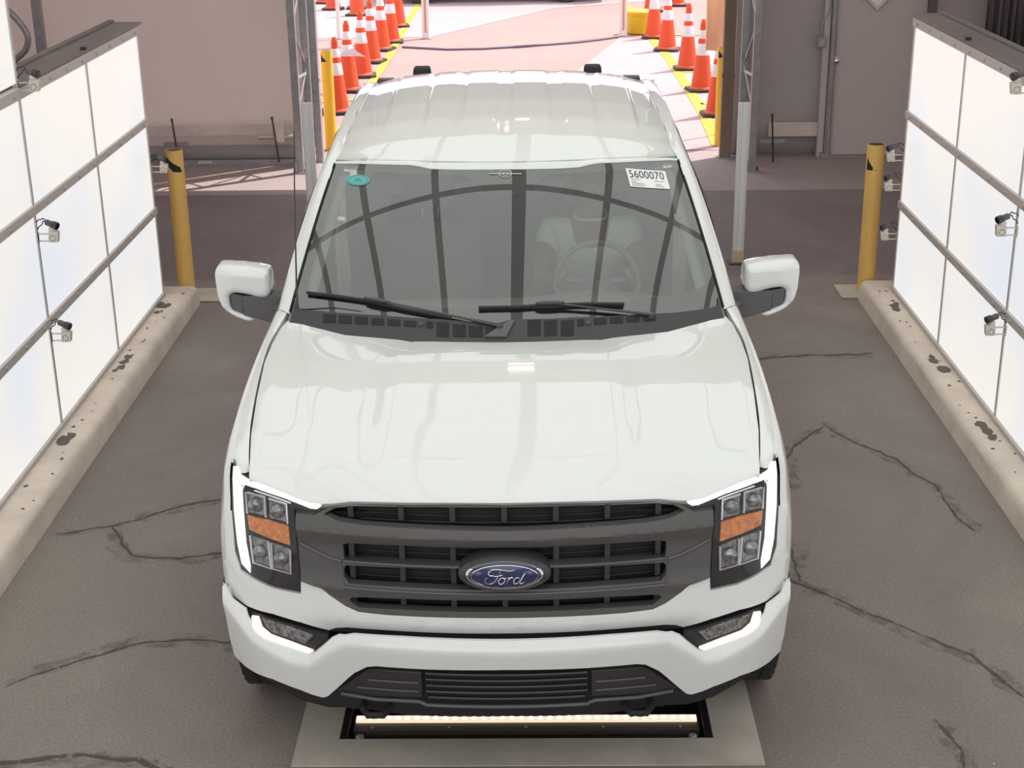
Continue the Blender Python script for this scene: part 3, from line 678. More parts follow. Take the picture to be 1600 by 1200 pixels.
MB().lathe([(.17, 0), (.195, .02), (.205, .31), (.19, .31)], 28).build('bucket', TY, t)
MB().lathe([(.215, .30), (.215, .345), (.20, .36), (.02, .362)], 28).build('lid', TY, t)
MB().tube([(0, 0, .36), (0, 0, 2.2)], .007, 8).build('rod', REFL, t)
t = tag(empty('hanging_flap', (2.02, 11.25, 0)), 'peach-coloured fabric flap hanging outside the wooden post', 'fabric flap')
P = [[(-.13+.27*i/12, .02*math.sin(i*.9), z) for z in (.93, 1.6, 2.4, 3.1)] for i in range(13)]
PC = mat('peach_cloth', (.75, .56, .42), .8); translucent(PC, (.9, .68, .5), .5)
MB().grid(P).build('cloth', PC, t, smooth=80, solid=.003, normals=False)
MB().tube([(-.14, 0, 3.1), (.16, 0, 3.1)], .012, 8).build('hanging_rail', STEEL, t)
CAB = mat('cable_grey', (.16, .15, .2), .7)
MB().tube([(-1.84, 18.25, .018), (-1.14, 17.94, .018), (-.6, 17.98, .018), (-.19, 18.13, .018), (.3, 18.32, .018), (.77, 18.54, .018), (1.1, 18.78, .018), (1.45, 19.1, .018)], .017, 8).build('yard_cable', CAB, smooth=60)
for ob in COL.objects:
    if ob.name.startswith('yard_cable') and ob.parent is None: tag(ob, 'grey cable lying across the sunlit yard behind the pickup', 'cable')
# a parked car beyond, of which only the front wheel and sill reach into the photo
car = tag(empty('car', (-.6, 24.8, 0), 0), 'parked dark car far behind in the yard, cut off by the top edge', 'car')
CARP = mat('dark_car_paint', (.05, .05, .06), .3, coat=1)
prof = [(-2.2, .35), (-2.25, .62), (-2.1, .85), (-1.35, .98), (-.75, 1.38), (.75, 1.42), (1.5, 1.05), (2.15, .95), (2.25, .6), (2.2, .32)]
b = MB()
b.grid([[(x*(.97 if abs(s) == 1 else 1), .9*s*(1 if z < 1 else .82), z) for s in (-1, -.9, 0, .9, 1)] for x, z in prof]); n = len(b.v)
b.f += [tuple(i*5 for i in range(len(prof))), tuple(i*5+4 for i in range(len(prof)))]
b.build('body', CARP, car, smooth=40)
for x in (-1.35, 1.35):
    for y in (-.82, .82):
        wv = MB().lathe([(.2, -.1), (.32, -.1), (.335, -.06), (.335, .06), (.32, .1), (.2, .1)], 24, (x, y, .335), 'y').build('wheel', RUB, car)
        MB().lathe([(.20, -.105), (.02, -.11), (.02, .11), (.2, .105)], 16, (x, y, .335), 'y').build('hub', ALU, wv)
MB().add([(-1.0, -.80, 1.02), (.95, -.80, 1.04), (.6, -.755, 1.36), (-.6, -.755, 1.34)], [(0, 1, 2, 3)]).build('side_window', SIDEG, car, smooth=0, solid=.005)
# pale wall closing the yard far away
o = MB().box(-40, 40, 60, 60.3, 0, 4).build('wall_yard', OUTC, smooth=0); o['kind'] = 'structure'

# ------------------------------------------------------------------ the pickup: outlines in metres, (x, z) seen from the front, half body
TO = {'HL':[[0.903,1.187],[0.886,1.152],[0.842,1.148],[0.785,1.134],[0.704,1.109],[0.623,1.087],[0.59,1.086],[0.624,1.061],[0.695,1.068],[0.69,1.053],[0.686,0.948],[0.681,0.773],[0.771,0.779],[0.859,0.797],[0.896,0.805],[0.918,0.863],[0.922,1.002],[0.916,1.117]],
 'DRL':[[0.905,1.166],[0.911,1.12],[0.914,1.006],[0.908,0.895],[0.895,0.828],[0.861,0.808],[0.859,0.836],[0.871,0.911],[0.874,1.022],[0.874,1.094],[0.866,1.114],[0.82,1.118],[0.731,1.101],[0.634,1.073],[0.613,1.073],[0.597,1.085],[0.666,1.098],[0.752,1.118],[0.831,1.135],[0.873,1.147],[0.892,1.169]],
 'LAMP_UL':[[0.859,1.096],[0.791,1.095],[0.791,1.027],[0.857,1.024]],
 'LAMP_UR':[[0.776,1.091],[0.717,1.081],[0.716,1.015],[0.78,1.022]],
 'AMBER':[[0.86,1.014],[0.785,1.017],[0.712,1.004],[0.709,0.936],[0.784,0.952],[0.856,0.966]],
 'LAMP_LL':[[0.852,0.945],[0.787,0.941],[0.782,0.849],[0.845,0.854]],
 'LAMP_LR':[[0.775,0.938],[0.712,0.922],[0.714,0.841],[0.774,0.849]],
 'GRILLE':[[0.0,1.117],[0.097,1.117],[0.304,1.113],[0.472,1.107],[0.515,1.104],[0.549,1.094],[0.584,1.074],[0.62,1.059],[0.689,1.058],[0.685,0.926],[0.679,0.821],[0.609,0.807],[0.582,0.781],[0.529,0.748],[0.486,0.732],[0.396,0.729],[0.104,0.732],[0.005,0.731]],
 'OP1':[[0.0,1.102],[0.304,1.1],[0.504,1.094],[0.541,1.084],[0.591,1.062],[0.538,1.047],[0.464,1.043],[0.306,1.042],[0.001,1.039]],
 'OP2':[[0.002,0.98],[0.308,0.98],[0.509,0.973],[0.529,0.965],[0.528,0.921],[0.523,0.906],[0.31,0.912],[0.003,0.915]],
 'OP3':[[0.003,0.902],[0.31,0.899],[0.521,0.892],[0.53,0.88],[0.529,0.849],[0.513,0.831],[0.312,0.833],[0.004,0.831]],
 'OP4':[[0.004,0.796],[0.313,0.792],[0.463,0.786],[0.506,0.782],[0.517,0.77],[0.486,0.748],[0.314,0.752],[0.005,0.753]],
 'FASCIA':[[0.005,0.731],[0.104,0.732],[0.396,0.729],[0.486,0.732],[0.529,0.748],[0.582,0.781],[0.609,0.807],[0.679,0.821],[0.681,0.773],[0.771,0.779],[0.859,0.797],[0.896,0.805],[0.918,0.863],[0.922,1.002],[0.959,0.984],[0.974,0.79],[0.973,0.725],[0.945,0.682],[0.882,0.672],[0.785,0.674],[0.689,0.658],[0.595,0.641],[0.568,0.656],[0.53,0.664],[0.405,0.667],[0.006,0.67]],
 'BUMPER':[[0.006,0.673],[0.341,0.675],[0.499,0.673],[0.55,0.663],[0.577,0.647],[0.641,0.585],[0.663,0.576],[0.721,0.586],[0.816,0.607],[0.851,0.625],[0.873,0.663],[0.88,0.681],[0.935,0.704],[0.963,0.735],[0.975,0.723],[0.969,0.652],[0.962,0.516],[0.954,0.456],[0.907,0.446],[0.796,0.452],[0.7,0.429],[0.624,0.402],[0.606,0.408],[0.57,0.448],[0.508,0.52],[0.462,0.554],[0.431,0.561],[0.265,0.562],[0.007,0.567]],
 'FOG':[[0.879,0.671],[0.832,0.675],[0.709,0.658],[0.595,0.634],[0.591,0.623],[0.647,0.568],[0.667,0.563],[0.725,0.575],[0.823,0.588],[0.856,0.607],[0.876,0.65]],
 'FOGDRL':[[0.863,0.66],[0.851,0.611],[0.825,0.596],[0.736,0.585],[0.66,0.571],[0.644,0.58],[0.724,0.6],[0.793,0.614],[0.823,0.632],[0.835,0.667]],
 'FOGLENS':[[0.823,0.669],[0.721,0.654],[0.644,0.635],[0.672,0.603],[0.788,0.627],[0.81,0.642]],
 'LOW':[[0.009,0.521],[0.271,0.513],[0.441,0.515],[0.472,0.508],[0.519,0.472],[0.584,0.393],[0.623,0.346],[0.642,0.337],[0.721,0.358],[0.819,0.388],[0.931,0.384],[0.978,0.399],[0.975,0.308],[0.895,0.31],[0.793,0.313],[0.726,0.279],[0.629,0.277],[0.517,0.293],[0.337,0.293],[0.012,0.302]],
 'WING':[[0.583,0.381],[0.473,0.493],[0.446,0.5],[0.285,0.503],[0.288,0.384],[0.511,0.371]],
 'MESH':[[0.009,0.5],[0.274,0.498],[0.279,0.396],[0.262,0.373],[0.011,0.363]],
 'EMB':[[-0.003,0.068,0.902],[-0.149,0.073,0.901],[-0.002,0.076,0.965],[-0.004,0.061,0.84],[-0.113,0.071,0.901],[-0.003,0.072,0.932],[-0.004,0.063,0.858]],
 'MIR':[[1.244,1.398],[1.22,1.424],[1.022,1.405],[1.005,1.379],[1.006,1.307],[1.023,1.279],[1.059,1.276],[1.11,1.294],[1.183,1.304],[1.187,1.252],[1.178,1.226],[1.073,1.19],[1.103,1.17],[1.135,1.176],[1.218,1.218],[1.241,1.276],[1.247,1.359]],
 'MIRB':[[1.183,1.301],[1.129,1.289],[1.13,1.208],[1.178,1.229]],
 'MIRA':[[1.127,1.289],[0.983,1.293],[0.987,1.16],[1.128,1.205]]}
# the same for things lying on the windshield, (s, t) across and up the glass
TW = {'STICKER':[[0.6833,0.9604],[0.9043,0.9142],[0.9028,0.7874],[0.6889,0.8346]],
 'TEAL':[[-0.9032,0.8752],[-0.769,0.8892],[-0.846,0.9177],[-0.829,0.8433]],
 'WING':[[-0.0974,0.9642],[0.0886,0.9619],[-0.0136,0.993],[-0.0133,0.9263]],
 'COWL':[[-1.0268,0.1046],[-0.9918,0.0807],[-0.9507,0.0689],[-0.8606,0.0867],[-0.562,0.1274],[-0.2952,0.1385],[-0.0312,0.1266],[0.0272,0.1472],[0.32,0.139],[0.6131,0.109],[0.7886,0.0764],[0.9384,0.0573],[0.9961,0.0626],[1.0449,0.0913],[1.0407,-0.0313],[0.7553,-0.0908],[0.4192,-0.0321],[-0.0107,0.0082],[-0.4256,-0.0234],[-0.7693,-0.0595],[-1.0197,-0.0335]],
 'VENTS':[[[-0.8417,0.0796],[-0.7802,0.0906],[-0.7721,0.0497],[-0.8326,0.0368]],[[-0.7675,0.0908],[-0.7061,0.1002],[-0.6992,0.0612],[-0.7596,0.0499]],[[-0.6918,0.0995],[-0.6322,0.1071],[-0.6265,0.0717],[-0.6853,0.0623]],[[-0.616,0.1047],[-0.5565,0.1108],[-0.5522,0.0798],[-0.6109,0.0718]],[[-0.541,0.1114],[-0.4809,0.1162],[-0.4773,0.087],[-0.5367,0.0804]],[[-0.466,0.1156],[-0.4069,0.119],[-0.404,0.0915],[-0.4626,0.0864]],[[-0.3633,0.1225],[-0.3309,0.122],[-0.3284,0.0921],[-0.3604,0.0909]],[[-0.3171,0.1223],[-0.2582,0.1231],[-0.254,0.0573],[-0.3117,0.0547]],[[-0.2418,0.1175],[-0.1815,0.1171],[-0.179,0.0606],[-0.2382,0.0591]],[[-0.1693,0.1127],[-0.1053,0.1112],[-0.104,0.0621],[-0.1672,0.0619]],[[-0.0932,0.1065],[-0.0255,0.1036],[-0.0252,0.062],[-0.0922,0.0631]],[[0.0972,0.1391],[0.1575,0.1396],[0.1544,0.0656],[0.0953,0.0652]],[[0.1733,0.1337],[0.232,0.1331],[0.2276,0.0607],[0.17,0.0615]],[[0.2478,0.1285],[0.3081,0.1265],[0.3023,0.0541],[0.2432,0.0562]],[[0.3234,0.1258],[0.3557,0.1257],[0.3528,0.0942],[0.3207,0.0943]],[[0.3984,0.124],[0.4573,0.1196],[0.4537,0.0896],[0.3953,0.0941]],[[0.4734,0.1181],[0.533,0.1122],[0.529,0.0829],[0.4698,0.0889]],[[0.5474,0.1098],[0.6078,0.1023],[0.6036,0.0754],[0.5436,0.083]],[[0.623,0.0941],[0.6818,0.0855],[0.6781,0.0644],[0.6196,0.0732]]],
 'WIPL':[[-0.9386,0.1647],[-0.6871,0.1836],[-0.5701,0.1834],[-0.2959,0.1476],[-0.0166,0.1056]],
 'WIPR':[[-0.1268,0.1986],[0.1464,0.2011],[0.23,0.2053],[0.5459,0.1621],[0.676,0.0898]],
 'LOBE':[[-1.0028,0.9809],[-0.8623,1.0032],[-0.5618,1.0203],[-0.4647,0.9957],[-0.0136,0.993],[0.4026,0.9918],[0.5366,1.0205],[0.9283,0.9955],[0.9924,0.9777]]}
T = empty('pickup_truck', (0, 0, 0), PHI); tag(T, 'white full-size pickup truck with black grille, facing the camera over the scanner slab', 'pickup truck')
def Yf(x): x = abs(x); return 0.05+.2*x*x+2.2*max(0, x-.77)**2
def Yg(x, z): return Yf(x)+.12*(z-.75)
ZC = [(0, .64), (.53, .645), (.6, .60), (.66, .545), (.72, .545), (.86, .60), (.93, .66), (1.1, .75)]
def Yb(x, z):
    d = z-lerp(ZC, abs(x)); k = .007; sp = d if d/k > 30 else k*math.log(1+math.exp(d/k)); return Yf(x)-.07-.22*d+.92*sp
def Yv(x, z): return Yf(x)+.02+(.25*(.55-z))
off = lambda fn, d: (lambda x, z: fn(x, z)+d)
# --- hood
ZCN = [(.09, 1.143), (.127, 1.146), (.25, 1.185), (.5, 1.222), (.8, 1.248), (1.05, 1.262), (1.3, 1.270), (1.5, 1.285)]
SEAMC = [(.838, .215, 1.165), (.847, .30, 1.188), (.871, .479, 1.215), (.895, .76, 1.245), (.915, 1.06, 1.265), (.915, 1.237, 1.275), (.905, 1.40, 1.285), (.885, 1.465, 1.297)]
def seam(v):
    L = SEAMC; t = v*(len(L)-1); i = min(int(t), len(L)-2); f_ = t-i
    return [L[i][k]+(L[i+1][k]-L[i][k])*f_ for k in range(3)]
FRONT = [(0, .097, 1.124), (.304, .113, 1.121), (.50, .142, 1.113), (.55, .152, 1.102), (.58, .158, 1.097), (.644, .174, 1.096), (.704, .193, 1.114), (.784, .215, 1.141), (.838, .235, 1.154)]
LIP = [(0, .130, 1.146), (.30, .148, 1.143), (.50, .178, 1.134), (.56, .185, 1.124), (.60, .186, 1.112), (.644, .186, 1.107), (.704, .203, 1.125), (.784, .225, 1.152), (.838, .245, 1.168)]
REAR = [(0, 1.300, 1.262), (.28, 1.298, 1.264), (.36, 1.268, 1.264), (.42, 1.292, 1.268), (.62, 1.325, 1.277), (.72, 1.378, 1.285), (.80, 1.418, 1.291), (.885, 1.465, 1.297)]
def L3(L, x): return (lerp([(p[0], p[1]) for p in L], x), lerp([(p[0], p[2]) for p in L], x))
NU = 74; NV = 46; P = []
for i in range(NU+1):
    a = -1+2*i/NU; s = abs(a); sg = 1 if a >= 0 else -1; row = []
    fy, fz = L3(FRONT, s*.838); ly, lz = L3(LIP, s*.838); ry, rz = L3(REAR, s*.885)
    row.append((sg*s*.838, fy+.03, fz-.03)); row.append((sg*s*.838, fy, fz)); row.append((sg*s*.838, fy+.004, fz+.006))
    for j in range(NV+1):
        v = j/NV; v2 = v**1.25
        y0 = ly+(ry-ly)*v2; y = y0
        x = s*lerp([(p[1], p[0]) for p in SEAMC], y+.0)
        zc = lerp(ZCN, y)
        zs = lerp([(.215, 1.168), (.30, 1.188), (.479, 1.215), (.76, 1.245), (1.06, 1.265), (1.237, 1.275), (1.40, 1.285), (1.47, 1.297)], y)
        z = zc+(zs-zc)*s**4
        dome = .013*(1-sstep(.40-.02*v, .54-.06*v, s*.9))*sstep(.0, .3, v)*sstep(1.05, .80, v)
        z += dome+.006*math.exp(-((s-.80)/.09)**2)*math.sin(PI*v)
        k = math.exp(-((y-ly)/.055)); z0 = lerp(ZCN, ly)+(lerp([(.215, 1.168), (.30, 1.188)], ly)-lerp(ZCN, ly))*s**4
        z = z+(lz-z0)*k
        k2 = math.exp(-((ry-y)/.10)); z += (rz-(lerp(ZCN, ry)+(lerp([(1.237, 1.275), (1.40, 1.285), (1.47, 1.297)], ry)-lerp(ZCN, ry))*s**4))*k2
        if s > .97: z -= .004*((s-.97)/.03)**2
        row.append((sg*x, y, z))
    sx, sy, sz = row[-1]; row.append((sx, sy+.004, sz-.012))
    P.append(row)
mb = MB().grid(P)
E0 = [P[0], P[-1]]
for e in E0: mb.grid([e, [(x, y, z-.03) for x, y, z in e]])
hood = mb.build('hood', PAINT, T, smooth=50, weld=1e-5)
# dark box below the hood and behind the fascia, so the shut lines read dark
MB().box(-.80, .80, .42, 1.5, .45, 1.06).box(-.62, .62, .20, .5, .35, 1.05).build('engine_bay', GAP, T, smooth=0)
P = []
for i in range(31):
    s = -1+2*i/30; row = []
    for v in (0, .3, .6, 1):
        sx, sy, sz = seam(v); row.append((sx*s*1.02, sy if abs(s) > .99 else (L3(LIP, abs(s)*.838)[0]*(1-v)+L3(REAR, abs(s)*.88)[0]*v)+.02, min(sz, 1.24)-.05-.01*(1-abs(s))))
    P.append(row)
MB().grid(P).build('hood_liner', GAP, T, smooth=60)
# --- fenders
ARC = lambda y, c=.95, r=.475: .40+math.sqrt(max(0, r*r-(y-c)**2))
def fender(sx):
    g = .005
    R = []
    r0 = [(.843+g, 0, 1.153), (.868, 0, 1.154), (.888, 0, 1.158), (.908, 0, 1.192), (.924, 0, 1.12), (.93, 0, 1.0), (.955, 0, .90), (.972, 0, .76)]
    R.append([(x, Yg(x, z)+.012+(.03 if i == 0 else 0), z) for i, (x, y, z) in enumerate(r0)])
    R.append([(x, y, z) for (x, y, z) in [(.850+g, .33, 1.191), (.880, .34, 1.196), (.912, .35, 1.192), (.948, .37, 1.13), (.965, .38, 1.0), (.982, .385, .90), (.988, .385, .80), (.988, .385, .70)]])
    for y, L in ((.50, [(.873, 1.216), (.905, 1.212), (.938, 1.196), (.968, 1.13), (.988, 1.03), (1.0, .93), (1.002, .83), (1.002, .66)]),
                 (.62, [(.885, 1.230), (.918, 1.226), (.948, 1.208), (.975, 1.14), (.996, 1.04), (1.010, .95), (1.014, .86)]),
                 (.78, [(.897, 1.247), (.930, 1.241), (.957, 1.220), (.980, 1.15), (1.000, 1.06), (1.018, .98), (1.022, .92)]),
                 (.95, [(.909, 1.258), (.940, 1.252), (.963, 1.230), (.982, 1.16), (1.002, 1.07), (1.020, .99), (1.024, .94)]),
                 (1.12, [(.917, 1.268), (.945, 1.262), (.965, 1.240), (.982, 1.17), (.998, 1.06), (1.014, .98), (1.018, .91)]),
                 (1.27, [(.918, 1.277), (.944, 1.272), (.963, 1.252), (.979, 1.18), (.990, 1.06), (1.000, .95), (1.004, .82)]),
                 (1.42, [(.903, 1.293), (.936, 1.290), (.960, 1.266), (.976, 1.19), (.985, 1.06), (.988, .90), (.988, .60)]),
                 (1.56, [(.872, 1.334), (.918, 1.318), (.956, 1.282), (.975, 1.20), (.985, 1.06), (.985, .85), (.984, .50)])):
        zb = ARC(y) if abs(y-.95) < .47 else .45
        L = list(L)+([(L[-1][0], zb)] if len(L) == 7 else [])
        if len(L) == 8: L[7] = (L[7][0], zb if abs(y-.95) < .47 else L[7][1])
        R.append([((x+g if i == 0 else x), y, z) for i, (x, z) in enumerate(L)])
    # refine along the length with Catmull-Rom so the flare is smooth
    Q = []
    for i in range(len(R)-1):
        p0, p1, p2, p3 = R[max(0, i-1)], R[i], R[i+1], R[min(len(R)-1, i+2)]
        for k in range(4):
            t = k/4
            Q.append([tuple(.5*((2*b)+(-a+c)*t+(2*a-5*b+4*c-d)*t*t+(-a+3*b-3*c+d)*t**3) for a, b, c, d in zip(A, B, C_, D)) for A, B, C_, D in zip(p0, p1, p2, p3)])
    Q.append(R[-1])
    Q2 = []
    for row in Q:
        o = []
        for i in range(len(row)-1):
            a, b, c, d = row[max(0, i-1)], row[i], row[i+1], row[min(len(row)-1, i+2)]
            for k in range(3):
                t = k/3; o.append(tuple(.5*((2*q)+(-p+r)*t+(2*p-5*q+4*r-s_)*t*t+(-p+3*q-3*r+s_)*t**3) for p, q, r, s_ in zip(a, b, c, d)))
        o.append(row[-1]); o.insert(0, (o[0][0]-.0, o[0][1], o[0][2]-.03)); o.append((o[-1][0]-.05, o[-1][1], o[-1][2]))
        Q2.append([(x*sx, y, z) for x, y, z in o])
    return MB().grid(Q2)
for sx in (-1, 1):
    fender(sx).build('fender', PAINT, T, smooth=50)
    # wheel housing
    n = 20; MB().grid([[(sx*x, .95+.49*math.cos(a), .40+.49*math.sin(a)) for x in (.972, .62)] for a in [PI*k/n for k in range(0, n+1)]]).add([(sx*.62, .4, .2), (sx*.62, 1.5, .2), (sx*.62, 1.5, .95), (sx*.62, .4, .95)], [(0, 1, 2, 3)]).build('wheel_housing', GAP, T, smooth=50)
# --- doors, cab side, bed
def side(name, y0, y1, sx, belt0, belt1, sill=.46):
    P = []
    for k in range(7):
        y = y0+(y1-y0)*k/6; zb = belt0+(belt1-belt0)*k/6
        L = [(.90, zb), (.935, zb+.004), (.957, zb-.02), (.976, zb-.10), (.990, 1.06), (.992, .85), (.985, .6), (.965, sill), (.90, sill)]
        P.append([(sx*x, y, z) for x, z in L])
    return MB().grid(P).build(name, PAINT, T, smooth=50)
for sx in (-1, 1):
    for y0, y1, nm in ((1.568, 2.62, 'front_door'), (2.628, 3.62, 'rear_door')):
        dr = side(nm, y0, y1, sx, 1.302 if y0 < 2 else 1.305, 1.305)
        MB().tube([(sx*.985, y1-.30, 1.13), (sx*1.012, y1-.28, 1.14), (sx*1.012, y1-.10, 1.14), (sx*.985, y1-.08, 1.13)], .016, 8).build('door_handle', PAINT, dr)
    side('cab_corner', 3.628, 3.93, sx, 1.305, 1.305)
    # bed side with rear arch
    P = []
    for k in range(25):
        y = 3.96+1.86*k/24; zb = .40+math.sqrt(max(0, .49**2-(y-4.645)**2)) if abs(y-4.645) < .485 else .50
        fl_ = .025*math.exp(-((y-4.645)/.42)**2)
        P.append([(sx*x, y, z) for x, z in [(.86, 1.0), (.86, 1.34), (.90, 1.372), (.955, 1.36), (.976, 1.30), (.985+fl_*.3, 1.12), (.99+fl_, .95), (.99+fl_, max(.90, zb) if zb > .9 else .90), (.985+fl_, zb), (.93, zb)]])
    MB().grid(P).build('bed_side', PAINT, T, smooth=50)
MB().box(-.86, .86, 3.96, 5.8, .80, .83).box(-.86, .86, 3.96, 4.0, .83, 1.36).build('bed_floor', PAINT, T, smooth=0)
MB().box(-.85, .85, 5.79, 5.85, .62, 1.37).build('tailgate', PAINT, T, smooth=0, bevel=.01)
MB().box(-.90, .90, 5.84, 5.98, .50, .66).build('rear_bumper', CHROME, T, smooth=0, bevel=.02)
MB().box(-.5, .5, .6, 5.7, .36, .50).build('chassis', GAP, T, smooth=0)
MB().box(-.93, .93, 1.45, 3.92, .44, .50).build('cab_floor', GAP, T, smooth=0)
MB().box(-.92, .92, 3.86, 3.92, .5, 1.30).build('cab_rear_panel', PAINT, T, smooth=0, bevel=.01)
# --- windshield surface
def W(s, t, d=0.0):
    p = Vector((s*(.885-.135*t), 1.22+.87*t+s*s*(.24-.13*t), 1.235+.535*t+.02*math.sin(PI*min(max(t, 0), 1))+s*s*(.055-.045*t)))
    if d:
        e = .01; du = W(s+e, t)-W(s-e, t); dv = W(s, t+e)-W(s, t-e); n = du.cross(dv).normalized(); p = p+n*d*(1 if n.z > 0 else -1)
    return p
MB().grid([[tuple(W(-1.0+2.0*i/48, -.02+1.06*j/24)) for j in range(25)] for i in range(49)]).build('windshield', WSG, T, smooth=80)
LOBE = [(-1.06, .985), (-1.0, .992), (-.86, 1.004), (-.56, 1.012), (-.50, 1.005), (-.44, .992), (-.30, .990), (0, .993), (.30, .990), (.42, .992), (.48, 1.005), (.54, 1.012), (.80, 1.004), (.95, .995), (1.0, .985), (1.06, .98)]
# black ceramic border
def band(pts_o, pts_i, name, m, d=.0015, par=T):
    return MB().grid([[tuple(W(a[0]+(b[0]-a[0])*k/3, a[1]+(b[1]-a[1])*k/3, d)) for k in range(4)] for a, b in zip(pts_o, pts_i)]).build(name, m, par, smooth=80, normals=False)
FRIT = glass_mat('ceramic_dots', (.16, .16, .16), .05, 1.3)
oo = []; ii = []
for k in range(33):
    s = -1+2*k/32; oo.append((s, 1.02)); ii.append((s*.955, .955-.10*max(0, 1-abs(s)/.20)**.3 if abs(s) < .2 else .955+.0*s))
for s_, t_ in ((1, 1.02),):
    for k in range(1, 21): oo.append((1.0, 1.02-1.0*k/20)); ii.append((.955 if k > 1 else .955, .955-(.955-.20)*k/20))
for k in range(1, 33): s = 1-2*k/32; oo.append((s, .02)); ii.append((s*.955, .175+.03*(1-s*s)))
for k in range(1, 20): oo.append((-1.0, .02+1.0*k/20)); ii.append((-.955, .20+(.955-.20)*k/20))
oo.append(oo[0]); ii.append(ii[0])
band(oo, ii, 'ceramic_border', FRIT, -.002)
for sx in (-1, 1):
    MB().grid([[tuple(W(sx*s_, .03+.93*k/12, -.018)) for k in range(13)] for s_ in (.905, .95, 1.0)]).build('pillar_trim', mat('pillar_trim_cloth', (.22, .22, .21), .9) if 'pillar_trim_cloth' not in MATS else MATS['pillar_trim_cloth'], T, smooth=80, solid=.004)
# --- cowl
def wplate(outline, name, m, d0, d1, cell=.06, par=T, smooth=50, bevel=0, normals=True):
    bm = plate_bm(outline, lambda x, z: 0, .01, cell)
    for v in bm.verts:
        p = W(v.co.x, v.co.z, d0 if v.co.y > .005 else d1); v.co = p
    bmesh.ops.recalc_face_normals(bm, faces=bm.faces)
    me = bpy.data.meshes.new(name); bm.to_mesh(me); bm.free()
    return finish(name, me, m, par, smooth, bevel)
COWL = [(-.985, .115), (-.975, .085), (-.95, .072), (-.86, .090), (-.70, .112), (-.56, .128), (-.295, .138), (-.03, .130), (.027, .147), (.32, .139), (.613, .112), (.79, .082), (.94, .063), (.975, .068), (.985, .11), (.985, -.05), (.755, -.09), (.42, -.06), (0, -.06), (-.43, -.06), (-.77, -.09), (-.985, -.05)]
cowl = wplate(COWL, 'cowl_panel', COWLM, -.012, .010)
VD = mat('vent_dark', (.012, .012, .012), .7)
for q in TW['VENTS']:
    b = MB(); A, B, C_, D = [Vector((p[0], p[1])) for p in q]
    L1 = [A.lerp(B, k/6) for k in range(7)]; L2 = [D.lerp(C_, k/6) for k in range(7)]
    b.grid([[tuple(W(p.x, p.y, .0115)), tuple(W(r.x, r.y, .0115))] for p, r in zip(L1, L2)])
    ve = b.build('cowl_vent', VD, cowl, smooth=0)
    b = MB()
    for k in range(1, 8):
        p = A.lerp(B, k/8); r = D.lerp(C_, k/8); b.tube([W(p.x, p.y, .0125), W(r.x, r.y, .0125)], .0012, 4)
    b.build('vent_slats', COWLM, ve, smooth=0)
for s_, t_ in ((-.385, .105), (.372, .105)):
    MB().lathe([(.010, -.004), (.010, .004), (.004, .006)], 12, tuple(W(s_, t_, .012))).build('cowl_cap', GREYP, cowl)
MB().add([tuple(W(s_, t_, .020)) for s_, t_ in [(-.10, .06), (.0, .06), (.040, .135), (.02, .14), (-.05, .095)]]+[tuple(W(s_, t_, .008)) for s_, t_ in [(-.10, .06), (.0, .06), (.040, .135), (.02, .14), (-.05, .095)]], [(0, 1, 2, 3, 4)]+[(i, (i+1) % 5, 5+(i+1) % 5, 5+i) for i in range(5)]).build('cowl_seam_cover', GREYP, cowl, smooth=0, bevel=.002)
# fill below the cowl
# --- wipers
def wiper(pts, hub, arm_to, blade_end):
    t_ = MB()
    B = [W(p[0], p[1], .022) for p in pts]
    ar = MB(); 
    h = W(*hub, .026); a = W(*arm_to, .018)
    ar.tube([h+(h-a).normalized()*.02, h, h.lerp(a, .25), h.lerp(a, .7), a], [.007, .008, .006, .008, .012], 8, flat=.6)
    arm = ar.build('wiper_arm', BLK, T)
    MB().lathe([(.016, -.012), (.016, .003), (.009, .008)], 14, tuple(W(arm_to[0], arm_to[1], .016))).build('wiper_pivot', BLK, arm)
    bl = MB().tube([W(p[0], p[1], .013) for p in blade_end], .0065, 8).build('wiper_blade', BLK2, T)
    hb = Vector(h); d = (W(*blade_end[-1], .02)-W(*blade_end[0], .02)).normalized()
    MB().tube([hb-d*.055, hb-d*.03, hb+d*.03, hb+d*.06], [.006, .012, .012, .006], 8, flat=.7).build('blade_clip', BLK, bl)
    MB().tube([W(p[0], p[1], .005) for p in blade_end], .0035, 6).build('rubber_lip', RUB, bl)
wiper(None or [(-.9386, .1647)], (-.60, .186), (-.03, .112), [(-.9386, .165), (-.80, .180), (-.66, .186), (-.48, .170), (-.25, .145)])
wiper([(-.12, .2)], (.20, .206), (.66, .095), [(-.127, .1995), (.05, .203), (.2, .206), (.38, .196), (.546, .172)])
